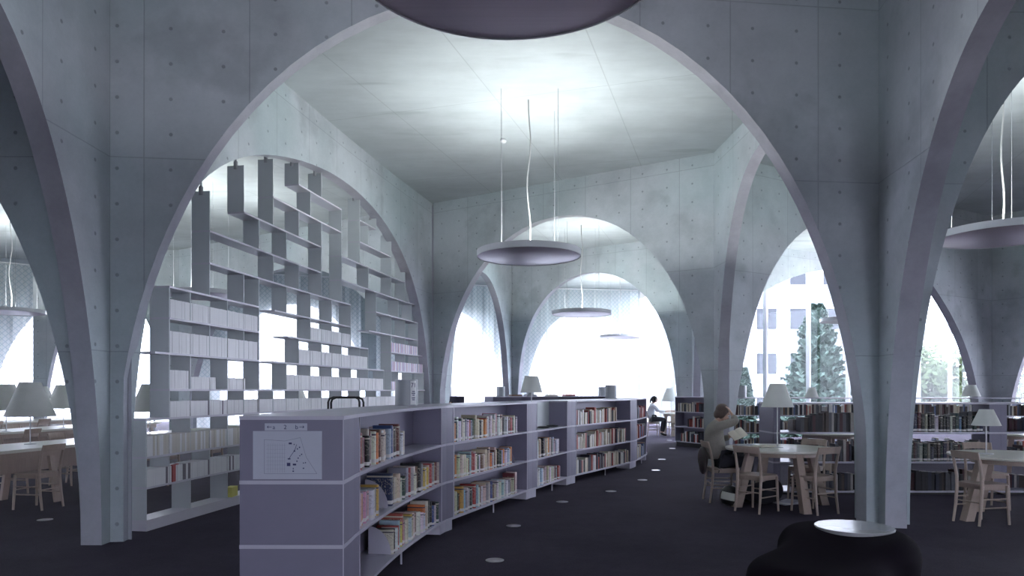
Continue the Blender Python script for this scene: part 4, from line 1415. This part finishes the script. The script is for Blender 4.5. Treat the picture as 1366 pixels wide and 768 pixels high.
# ---------------------------------------------------------------- sofa
def sofa():
    t = thing('lounge_sofa', 'black plum felt island sofa with a glossy disc table', 'sofa', (2.55, 5.50, 0))
    # plan outline from overlapping lobes (local metres): polar around the origin
    lobes = [((0.19, 0.24), 0.49, 0.425), ((-0.36, -0.34), 0.47, 0.31), ((-0.07, -0.03), 0.37, 0.375), ((0.06, 0.47), 0.31, 0.425)]
    def sdf(x, y):
        k, acc = 11.0, 0.0
        for (cx, cy), r, h in lobes:
            acc += math.exp(k * (r - math.hypot(x - cx, y - cy)))
        return math.log(acc) / k
    def top(x, y):
        w, z = 1e-9, 0.0
        for (cx, cy), r, h in lobes:
            g = math.exp(-((x - cx) ** 2 + (y - cy) ** 2) / (2 * (0.55 * r) ** 2))
            w += g
            z += g * h
        return z / w
    NA, NR = 96, 22
    rad = []
    for i in range(NA):
        a = 2 * math.pi * i / NA
        lo, hi = 0.05, 1.6
        for _ in range(30):
            md = (lo + hi) / 2
            if sdf(md * math.cos(a), md * math.sin(a)) > 0: lo = md
            else: hi = md
        rad.append(lo)
    vs, fs = [], []
    rings = [('b', 0.80, 0.055), ('b', 0.92, 0.06), ('b', 0.975, 0.30), ('b', 1.0, 0.55)] + [('t', u, 0) for u in [0.985, 0.965, 0.94, 0.91, 0.87, 0.82, 0.76, 0.70, 0.62, 0.54, 0.45, 0.36, 0.27, 0.18, 0.09]]
    for kind, u, q in rings:
        for i in range(NA):
            a = 2 * math.pi * i / NA
            x, y = rad[i] * u * math.cos(a), rad[i] * u * math.sin(a)
            h = top(x, y)
            if kind == 'b':
                z = q if q < 0.1 else q * h
            else:
                d = min(1.0, max(0.0, sdf(x, y)) / 0.17)
                z = h * (0.55 + 0.45 * (1 - (1 - d) ** 2.2) ** (1 / 2.0))
            vs.append((x, y, z))
    vs.append((0, 0, top(0, 0)))
    for k in range(len(rings) - 1):
        for i in range(NA):
            j = (i + 1) % NA
            fs.append((k * NA + i, k * NA + j, (k + 1) * NA + j, (k + 1) * NA + i))
    o0 = (len(rings) - 1) * NA
    for i in range(NA):
        fs.append((o0 + i, o0 + (i + 1) % NA, len(vs) - 1))
    fs.append(tuple(range(NA - 1, -1, -1)))
    cu = MB().add(vs, fs).build('cushion', MT['sofa'], t, smooth=False)
    cu.data.shade_smooth()
    for x, y in ((0.48, 0.12), (0.05, 0.60), (-0.60, -0.33), (-0.2, -0.52)):
        MB().lathe([(0.025, 0), (0.025, 0.12)], 12, (x, y, 0)).build('foot', MT['black'], t)
    c = (0.265, 0.36)
    MB().lathe([(0, 0.39), (0.30, 0.39), (0.305, 0.432), (0.300, 0.436), (0, 0.436)], 56, (c[0], c[1], 0)).build('disc_table', MT['gloss'], t, smooth=True)
    return t
sofa()

# floor outlets
for i, (px, py, lb) in enumerate(((660, 747, 'nearest steel floor outlet in the carpet aisle'), (685, 701, 'steel floor outlet beside the second bookcase bay'), (750, 669, 'steel floor outlet before the third bookcase bay'), (815, 655, 'steel floor outlet in mid aisle'),
                                  (857, 640, 'steel floor outlet left of the reader chair'), (875, 627, 'steel floor outlet fourth from the far end of the aisle'), (883, 612.5, 'steel floor outlet third from the far end of the aisle'), (897, 598, 'steel floor outlet second from the far end of the aisle'), (893, 587, 'steel floor outlet at the far end of the aisle'), (60, 693, 'steel floor outlet left of the left column'))):
    d = 950 * EYE / (py - 521)
    o = MB().lathe([(0.085, 0), (0.085, 0.003), (0.075, 0.005), (0, 0.005)], 24).build('floor_outlet', MT['steel'], loc=((px - 683) / 950 * d, d, 0))
    MB().box(-0.03, 0.03, -0.04, 0.04, 0.005, 0.007).build('flap', MT['steel'], o)
    tag(o, lb, 'outlet', 'steel floor outlets along the aisle')

# ---------------------------------------------------------------- people
def skin_mesh(verts, edges, radii, root=0, sub=1):
    me = bpy.data.meshes.new('tmp')
    me.from_pydata(verts, edges, [])
    o = bpy.data.objects.new('tmp', me)
    COL.objects.link(o)
    md = o.modifiers.new('skin', 'SKIN')
    md.branch_smoothing = 0.6
    sv = me.skin_vertices[0].data if me.skin_vertices else None
    if sv is None:
        bpy.context.view_layer.objects.active = o
        bpy.ops.mesh.customdata_skin_add()
        sv = me.skin_vertices[0].data
    for i, r in enumerate(radii):
        sv[i].radius = r if isinstance(r, tuple) else (r, r)
        sv[i].use_root = i == root
    ss = o.modifiers.new('sub', 'SUBSURF')
    ss.levels = sub
    ss.render_levels = sub
    dg = bpy.context.evaluated_depsgraph_get()
    ev = o.evaluated_get(dg)
    out = bpy.data.meshes.new_from_object(ev)
    bpy.data.objects.remove(o)
    vs = [tuple(v.co) for v in out.vertices]
    fs = [tuple(p.vertices) for p in out.polygons]
    bpy.data.meshes.remove(out)
    return vs, fs

class Skel:
    def __init__(s):
        s.v, s.e, s.r = [], [], []
    def pt(s, p, r, link=None):
        s.v.append(tuple(p)); s.r.append(r)
        if link is not None:
            s.e.append((link, len(s.v) - 1))
        return len(s.v) - 1
    def chain(s, start, pts):
        k = start
        for p, r in pts:
            k = s.pt(p, r, k)
        return k
    def mesh(s, sub=1):
        return skin_mesh(s.v, s.e, s.r, 0, sub)

def remeshed(name, mb, mat, parent, vox, smooth_it=3):
    o = mb.build(name, mat, parent, world=True)
    rm = o.modifiers.new('remesh', 'REMESH')
    rm.mode = 'VOXEL'
    rm.voxel_size = vox
    rm.use_smooth_shade = True
    sm = o.modifiers.new('smooth', 'SMOOTH')
    sm.iterations = smooth_it
    sm.factor = 0.5
    return o

def hand(sk, wrist, d, palm_n, curl, idx, s=1.0):
    """palm and five fingers from wrist along d; palm_n is the palm's facing normal; curl in radians per joint."""
    d = Vector(d).normalized(); pn = Vector(palm_n).normalized()
    side = d.cross(pn).normalized()
    w = Vector(wrist)
    k = sk.pt(w + d * 0.035 * s, (0.026 * s, 0.018 * s), idx)
    kp = sk.pt(w + d * 0.07 * s, (0.030 * s, 0.016 * s), k)
    for off, ln in ((-0.028, 0.062), (-0.009, 0.075), (0.010, 0.070), (0.027, 0.055)):
        base = w + d * 0.088 * s + side * off * s
        a = sk.pt(base, 0.0095 * s, kp)
        dd = d.copy(); p = base
        for j in range(3):
            R = Matrix.Rotation(curl, 3, side)
            dd = (R @ dd)
            p = p + dd * (ln * (0.45, 0.32, 0.23)[j] * s)
            a = sk.pt(p, (0.0088 - 0.001 * j) * s, a)
    tb = w + d * 0.03 * s + side * -0.03 * s
    a = sk.pt(tb, 0.011 * s, k)
    p = tb + (d * 0.6 - side * 0.75 + pn * 0.35).normalized() * 0.034 * s
    a = sk.pt(p, 0.0076 * s, a)
    p = p + (d * 0.9 - side * 0.2 + pn * 0.5).normalized() * 0.03 * s
    sk.pt(p, 0.009 * s, a)

def head_parts(mb, c, R, s=1.0):
    """skull, jaw, nose, ears, brow; R turns a head looking along +X."""
    def E(off, r):
        mb.ellipsoid(Vector(c) + R @ (Vector(off) * s), tuple(x * s for x in r), 20, 14, R)
    E((-0.012, 0, 0.022), (0.096, 0.076, 0.093))
    E((0.022, 0, -0.035), (0.068, 0.058, 0.075))
    E((0.060, 0, -0.085), (0.026, 0.028, 0.022))
    E((0.094, 0, -0.022), (0.018, 0.013, 0.022))
    E((0.084, 0, 0.005), (0.012, 0.010, 0.030))
    E((0.078, 0, 0.030), (0.018, 0.050, 0.012))
    E((0.080, 0, -0.062), (0.014, 0.024, 0.006))
    E((0.078, 0, -0.074), (0.014, 0.020, 0.006))
    for y in (-1, 1):
        E((0.0, y * 0.077, -0.012), (0.022, 0.010, 0.032))

def seated_person(P, label, colors, pose, vox=0.009, name='person'):
    """pose: dict of joints (world)."""
    sk = Skel()
    pel = sk.pt(pose['pelvis'], (0.125, 0.150))
    wa = sk.pt(pose['waist'], (0.115, 0.135), pel)
    ch = sk.pt(pose['chest'], (0.100, 0.125), wa)
    up = sk.pt(pose['upper'], (0.070, 0.085), ch)
    nk = sk.pt(pose['neck'], 0.052, up)
    hd = sk.pt(pose['head'], 0.055, nk)
    for sd in ('n', 'f'):
        hp = sk.pt(pose['hip_' + sd], 0.085, pel)
        kn = sk.chain(hp, [(Vector(pose['hip_' + sd]).lerp(Vector(pose['knee_' + sd]), 0.5), 0.075), (pose['knee_' + sd], 0.056)])
        an = sk.chain(kn, [(Vector(pose['knee_' + sd]).lerp(Vector(pose['ankle_' + sd]), 0.4), 0.054), (pose['ankle_' + sd], 0.036)])
        sk.chain(an, [(Vector(pose['ankle_' + sd]) + Vector(pose['foot']) * 0.6 + Vector((0, 0, -0.05)), 0.034), (Vector(pose['ankle_' + sd]) + Vector(pose['foot']) * 1.4 + Vector((0, 0, -0.055)), 0.026)])
        sh = sk.pt(pose['sh_' + sd], 0.048, up)
        el = sk.chain(sh, [(Vector(pose['sh_' + sd]).lerp(Vector(pose['el_' + sd]), 0.5), 0.046), (pose['el_' + sd], 0.038)])
        wr = sk.chain(el, [(Vector(pose['el_' + sd]).lerp(Vector(pose['wr_' + sd]), 0.45), 0.036), (pose['wr_' + sd], 0.024)])
        hand(sk, pose['wr_' + sd], pose['hd_' + sd], pose['pn_' + sd], pose['curl_' + sd], wr)
    vs, fs = sk.mesh(1)
    b = MB().add(vs, fs)
    R = pose['R']
    head_parts(b, pose['headc'], R)
    root = remeshed(name, b, MT['skin'], None, vox, 2)
    tag(root, label, 'person')
    # top garment
    sk = Skel()
    a = sk.pt(Vector(pose['pelvis']) + Vector((0, 0, -0.03)), (0.165, 0.190))
    a1 = sk.pt(pose['waist'], (0.140, 0.165), a)
    a2 = sk.pt(pose['chest'], (0.138, 0.180), a1)
    a3 = sk.pt(pose['upper'], (0.118, 0.170), a2)
    sk.pt(Vector(pose['neck']) - Vector((0, 0, 0.025)), 0.075, a3)
    for sd in ('n', 'f'):
        sh = sk.pt(pose['sh_' + sd], 0.078, a3)
        el = sk.chain(sh, [(Vector(pose['sh_' + sd]).lerp(Vector(pose['el_' + sd]), 0.5), 0.066), (pose['el_' + sd], 0.056)])
        sk.chain(el, [(Vector(pose['el_' + sd]).lerp(Vector(pose['wr_' + sd]), 0.5), 0.050), (Vector(pose['el_' + sd]).lerp(Vector(pose['wr_' + sd]), 0.88), 0.038)])
    vs, fs = sk.mesh(2)
    MB().add(vs, fs).build('cardigan', colors[0], root, world=True, smooth=True)
    sk = Skel()
    a = sk.pt(Vector(pose['pelvis']) - Vector((0, 0, 0.01)), (0.135, 0.160))
    for sd in ('n', 'f'):
        hp = sk.pt(pose['hip_' + sd], 0.102, a)
        kn = sk.chain(hp, [(Vector(pose['hip_' + sd]).lerp(Vector(pose['knee_' + sd]), 0.5), 0.092), (pose['knee_' + sd], 0.074)])
        sk.chain(kn, [(Vector(pose['knee_' + sd]).lerp(Vector(pose['ankle_' + sd]), 0.45), 0.070), (Vector(pose['knee_' + sd]).lerp(Vector(pose['ankle_' + sd]), 0.93), 0.056)])
    vs, fs = sk.mesh(2)
    MB().add(vs, fs).build('trousers', colors[1], root, world=True, smooth=True)
    for sd in ('n', 'f'):
        an = Vector(pose['ankle_' + sd]); ft = Vector(pose['foot'])
        sk = Skel()
        k = sk.pt(an + Vector((0, 0, 0.03)), 0.048)
        k = sk.pt(an + Vector((0, 0, -0.035)), (0.046, 0.050), k)
        k = sk.pt(an + ft * 0.7 + Vector((0, 0, -0.045)), (0.044, 0.036), k)
        k = sk.pt(an + ft * 1.6 + Vector((0, 0, -0.055)), (0.040, 0.026), k)
        vs, fs = sk.mesh(2)
        MB().add(vs, fs).build('shoe', MT['black'], root, world=True, smooth=True)
    # hair
    hb = MB()
    def E(off, r):
        hb.ellipsoid(Vector(pose['headc']) + R @ Vector(off), r, 18, 12, R)
    E((-0.026, 0, 0.034), (0.100, 0.087, 0.094))
    E((-0.050, 0, -0.03), (0.062, 0.076, 0.085))
    for y in (-1, 1):
        E((-0.015, y * 0.062, -0.01), (0.050, 0.030, 0.085))
    if pose.get('ponytail'):
        E((-0.13, 0, -0.03), (0.03, 0.03, 0.06))
        E((-0.14, 0, -0.10), (0.025, 0.025, 0.07))
    remeshed('hair', hb, colors[2], root, 0.010, 3)
    for y in (-1, 1):
        e = Vector(pose['headc']) + R @ Vector((0.078, y * 0.030, 0.008))
        MB().ellipsoid(e, (0.011, 0.011, 0.011), 10, 8).build('eye', MT['white_paper'], root, world=True, smooth=True)
        e = e + R @ Vector((0.009, 0, -0.002))
        MB().ellipsoid(e, (0.005, 0.005, 0.005), 8, 6).build('pupil', MT['black'], root, world=True, smooth=True)
    return root

Yr = 10.02
Rh = Matrix.Rotation(math.radians(32), 3, 'Y')  # head bowed, looking along +X
seated_person(None, 'reader in grey cardigan bent over a book, hand at head', (MT['knit'], MT['denim'], MT['hair']), dict(
    pelvis=(2.885, Yr, 0.605), waist=(2.85, Yr, 0.76), chest=(2.83, Yr, 0.93), upper=(2.85, Yr, 1.055), neck=(2.90, Yr, 1.135), head=(2.945, Yr, 1.20),
    headc=(2.965, Yr, 1.235), R=Rh,
    hip_n=(2.96, Yr - 0.095, 0.575), hip_f=(2.96, Yr + 0.095, 0.575), knee_n=(3.33, Yr - 0.11, 0.565), knee_f=(3.36, Yr + 0.12, 0.57),
    ankle_n=(3.16, Yr - 0.12, 0.09), ankle_f=(3.32, Yr + 0.14, 0.09), foot=(0.09, -0.01, 0),
    sh_n=(2.86, Yr - 0.175, 1.06), sh_f=(2.87, Yr + 0.175, 1.05), el_n=(3.09, Yr - 0.22, 1.13), el_f=(2.98, Yr + 0.20, 0.835),
    wr_n=(3.055, Yr - 0.13, 1.215), wr_f=(3.11, Yr + 0.06, 0.915), hd_n=(-0.35, 0.35, 0.85), hd_f=(0.9, -0.35, 0.25), pn_n=(-0.75, 0.55, -0.3), pn_f=(-0.1, -0.5, 0.86), curl_n=0.25, curl_f=0.45), vox=0.008)

Yf = 24.6
Rf = Matrix.Rotation(math.radians(15), 3, 'Y')
def fp(f, l, z):
    """point f ahead of and l to the left of the far reader's hips (facing +X)."""
    return (4.86 + f, Yf + l, z)
seated_person(None, 'far reader with dark ponytail in white shirt at the nook table', (MT['shirt'], MT['denim'], MT['hair_b']), dict(
    pelvis=fp(-0.07, 0, 0.605), waist=fp(-0.08, 0, 0.76), chest=fp(-0.05, 0, 0.93), upper=fp(-0.01, 0, 1.06), neck=fp(0.03, 0, 1.14), head=fp(0.06, 0, 1.2),
    headc=fp(0.08, 0, 1.25), R=Rf,
    hip_n=fp(0, -0.09, 0.575), hip_f=fp(0, 0.09, 0.575), knee_n=fp(0.40, -0.11, 0.565), knee_f=fp(0.40, 0.11, 0.565),
    ankle_n=fp(0.32, -0.12, 0.09), ankle_f=fp(0.32, 0.12, 0.09), foot=(0.09, 0, 0),
    sh_n=fp(0.0, -0.17, 1.05), sh_f=fp(0.0, 0.17, 1.05), el_n=fp(0.18, -0.22, 0.85), el_f=fp(0.18, 0.22, 0.85),
    wr_n=fp(0.42, -0.14, 0.835), wr_f=fp(0.42, 0.14, 0.835), hd_n=(0.9, 0.3, 0), hd_f=(0.9, -0.3, 0), pn_n=(0, 0, -1), pn_f=(0, 0, -1), curl_n=0.1, curl_f=0.1, ponytail=True), vox=0.012)

# the book in the reader's hand
def open_book(loc, rot, w, d, label, col):
    t = thing('open_book', label, 'book', loc)
    t.rotation_euler = rot
    for sx in (-1, 1):
        vs, fs = [], []
        n = 8
        for i in range(n + 1):
            u = i / n
            x = sx * w * u
            z = 0.018 * math.sin(math.pi * min(1, u * 1.0) * 0.9) * (1 - 0.4 * u)
            vs += [(x, -d, z), (x, d, z), (x, d, -0.004), (x, -d, -0.004)]
        for i in range(n):
            o = 4 * i
            for e in range(4):
                fs.append((o + e, o + 4 + e, o + 4 + (e + 1) % 4, o + (e + 1) % 4))
        fs += [(0, 1, 2, 3), (4 * n, 4 * n + 1, 4 * n + 2, 4 * n + 3)]
        MB().add(vs, fs).build('page_block', MT['page'], t, smooth=True)
        MB().box(min(0, sx * (w + 0.004)), max(0, sx * (w + 0.004)), -d - 0.004, d + 0.004, -0.008, -0.0042).build('cover', col, t)
    return t
open_book((3.17, Yr - 0.02, 0.945), (math.radians(38), math.radians(-22), math.radians(8)), 0.105, 0.085, 'open book held in the hand of the grey cardigan reader', MT['wood_dark'])
open_book((3.42, 9.66, 0.795), (0, 0, 0.35), 0.14, 0.11, 'open book lying on the round table', MT['black'])
tag(MB().box(-0.14, 0.14, -0.10, 0.10, 0, 0.012).build('notebook', MT['paper'], loc=(3.27, 10.0, 0.7855)), 'thin pale notebook near the left edge of the round table', 'notebook')
# jacket hung on the reader's chair
jb = MB()
jb.ellipsoid((2.69, Yr + 0.02, 0.60), (0.055, 0.19, 0.17))
jb.ellipsoid((2.67, Yr - 0.06, 0.50), (0.045, 0.12, 0.12))
tag(remeshed('shoulder_bag', jb, plain('brown_black_leather', (0.03, 0.02, 0.022), 0.5), None, 0.012), 'dark round shoulder bag hanging behind the reader', 'bag')
# helmet on the floor
hm = thing('helmet', 'black helmet with a pale visor on the carpet under the chair', 'helmet', (2.93, 9.62, 0.012))
hm.rotation_euler = (0.0, math.radians(10), 0)
sh = MB().lathe([(0.05, 0.0), (0.105, 0.01), (0.135, 0.06), (0.142, 0.12), (0.130, 0.18), (0.095, 0.235), (0.04, 0.26), (0, 0.264)], 32)
sh.build('shell', MT['black'], hm, smooth=True)
vs, fs = [], []
for i in range(13):
    a = math.radians(-165 + 120 * i / 12)
    for r, z in ((0.139, 0.07), (0.147, 0.12), (0.137, 0.17)):
        vs.append((r * math.cos(a), r * math.sin(a), z))
    if i:
        o = 3 * i
        fs += [(o - 3, o, o + 1, o - 2), (o - 2, o + 1, o + 2, o - 1)]
MB().add(vs, fs).build('visor', plain('pale_visor', (0.55, 0.56, 0.50), 0.15, vary=0.1), hm, smooth=True)
# bag and magazines under the table
bg_ = MB()
bg_.ellipsoid((3.42, 9.75, 0.15), (0.26, 0.20, 0.15))
bg_.ellipsoid((3.55, 9.70, 0.20), (0.14, 0.14, 0.16))
tag(remeshed('rucksack', bg_, MT['denim'], None, 0.02), 'black rucksack on the carpet under the round table', 'bag')
for i in range(3):
    o = MB().box(-0.15, 0.15, -0.11, 0.11, 0, 0.014).build('magazine', MT['paper'] if i != 1 else MT['white_paper'], loc=(3.78 + 0.02 * i, 9.78 - 0.01 * i, 0.001 + 0.0145 * i))
    o.rotation_euler = (0, 0, 0.4 + 0.25 * i)
    tag(o, ['lowest magazine of the pile under the round table', 'middle magazine of the pile under the round table', 'topmost magazine of the pile under the round table'][i], 'magazine', 'magazines under the round table')

# ---------------------------------------------------------------- outdoors
structure(MB().box(-90, 110, -70, 160, -4.3, -4.0).build('ground', MT['ground']), 'pale outdoor ground')
bd = thing('office_building', 'pale building with window rows seen beyond the garden glazing', 'building', (22, 62, -4))
MB().box(-8, 14, 0, 10, 0, 19).build('wall', MT['render_wall'], bd)
for r in range(4):
    for c in range(7):
        x = -6.6 + c * 2.9
        w = MB().box(x, x + 1.9, -0.06, -0.001, 3.0 + r * 3.9, 5.0 + r * 3.9).build('window', MT['mullion'], bd)
        MB().box(x + 0.08, x + 1.82, -0.09, -0.061, 3.08 + r * 3.9, 4.92 + r * 3.9).build('pane', MT['far_pane'], w)
def conifer(loc, h, r, label, seed):
    rg = random.Random(seed)
    t = thing('conifer_tree', label, 'tree', loc, 0, 'conifers in the garden')
    MB().tube([(0, 0, 0), (0, 0, h * 0.9)], [0.13, 0.015], 8).build('trunk', MT['bark'], t)
    fb = MB()
    z = h * 0.12
    while z < h * 0.985:
        f = 1 - (z / h)
        R = r * (f ** 0.75)
        nb = max(12, int(22 * (0.3 + f)))
        for k in range(nb):
            a = rg.uniform(0, 2 * math.pi)
            L = R * rg.uniform(0.7, 1.1) + 0.12
            tip = Vector((math.cos(a) * L, math.sin(a) * L, z + rg.uniform(0.05, 0.35) * L + 0.05))
            base = Vector((0, 0, z - 0.1))
            for q in range(9):
                u = 0.2 + 0.8 * q / 8
                p = base.lerp(tip, u)
                for sgn in (-1, 1):
                    d = Vector((math.cos(a + sgn * 1.0), math.sin(a + sgn * 1.0), rg.uniform(0.2, 0.7))) * ((0.50 * (1.15 - u) + 0.16) * (0.45 + 0.55 * min(1, f * 3)))
                    n = d.cross(Vector((rg.gauss(0, 1), rg.gauss(0, 1), rg.gauss(0, 1)))).normalized() * 0.15
                    fb.add([p - n, p + d, p + n], [(0, 1, 2)])
        z += h * 0.017 * (0.4 + 0.6 * min(1, f * 2.5))
    nk, na = 40, 18
    cv, cf = [], []
    for i in range(nk + 1):
        zz = h * (0.13 + 0.86 * i / nk)
        Rr = r * (max(0.0, 1 - zz / h) ** 0.75) * 0.62 + 0.02
        for j in range(na):
            a = 2 * math.pi * j / na
            q = Rr * rg.uniform(0.75, 1.2)
            cv.append((q * math.cos(a), q * math.sin(a), zz + rg.uniform(-0.1, 0.1)))
    for i in range(nk):
        for j in range(na):
            cf.append((i * na + j, i * na + (j + 1) % na, (i + 1) * na + (j + 1) % na, (i + 1) * na + j))
    fb.add(cv, cf)
    me = bpy.data.meshes.new('needles')
    me.from_pydata([tuple(v) for v in fb.v], [], fb.f)
    me.materials.append(MT['leaf'])
    o = bpy.data.objects.new('needles', me)
    COL.objects.link(o)
    o.parent = t
    o['kind'] = 'stuff'
    return t
def broadleaf(loc, h, r, label, seed, dens=1.0, lm='leaf_b'):
    rg = random.Random(seed)
    t = thing('garden_tree', label, 'tree', loc, 0, 'leafy trees in the garden')
    br = MB().tube([(0, 0, 0), (0.05, 0, h * 0.5), (0, 0.05, h * 0.92)], [0.14, 0.09, 0.015], 8)
    lf = MB()
    for k in range(26):
        a = rg.uniform(0, 2 * math.pi)
        z = h * rg.uniform(0.3, 0.8)
        L = r * rg.uniform(0.5, 1.0)
        p0 = Vector((0, 0, z)); p1 = p0 + Vector((math.cos(a) * L * 0.5, math.sin(a) * L * 0.5, L * 0.35)); p2 = p0 + Vector((math.cos(a) * L, math.sin(a) * L, L * 0.6))
        br.tube([p0, p1, p2], [0.045, 0.025, 0.008], 5)
        for q in range(int(130 * dens)):
            c = p0.lerp(p2, rg.uniform(0.3, 1.05)) + Vector((rg.gauss(0, 1), rg.gauss(0, 1), rg.gauss(0, 1))) * 0.32
            d = Vector((rg.gauss(0, 1), rg.gauss(0, 1), rg.gauss(0, 1))).normalized() * 0.20
            e = d.orthogonal().normalized() * 0.11
            lf.add([c - d, c + e, c + d, c - e], [(0, 1, 2, 3)])
    br.build('branches', MT['bark'], t)
    me = bpy.data.meshes.new('leaves')
    me.from_pydata([tuple(v) for v in lf.v], [], lf.f)
    me.materials.append(MT[lm])
    o = bpy.data.objects.new('leaves', me)
    COL.objects.link(o)
    o.parent = t
    o['kind'] = 'stuff'
    return t
conifer((16.9, 39.5, -4), 10.4, 2.7, 'grey green conifer standing beyond the garden windows', 5)
conifer((13.6, 42, -4), 6.9, 1.1, 'small conifer left of the tall conifer', 8)
broadleaf((22.9, 38, -4), 8.8, 3.0, 'pale leafy tree right of the right column', 21)
broadleaf((26.9, 46.5, -4), 8.0, 2.8, 'pale leafy tree behind the right hand arch leg', 22)
broadleaf((28.5, 40, -4), 8.0, 2.6, 'sparse branching tree at the right edge', 23, 0.25)
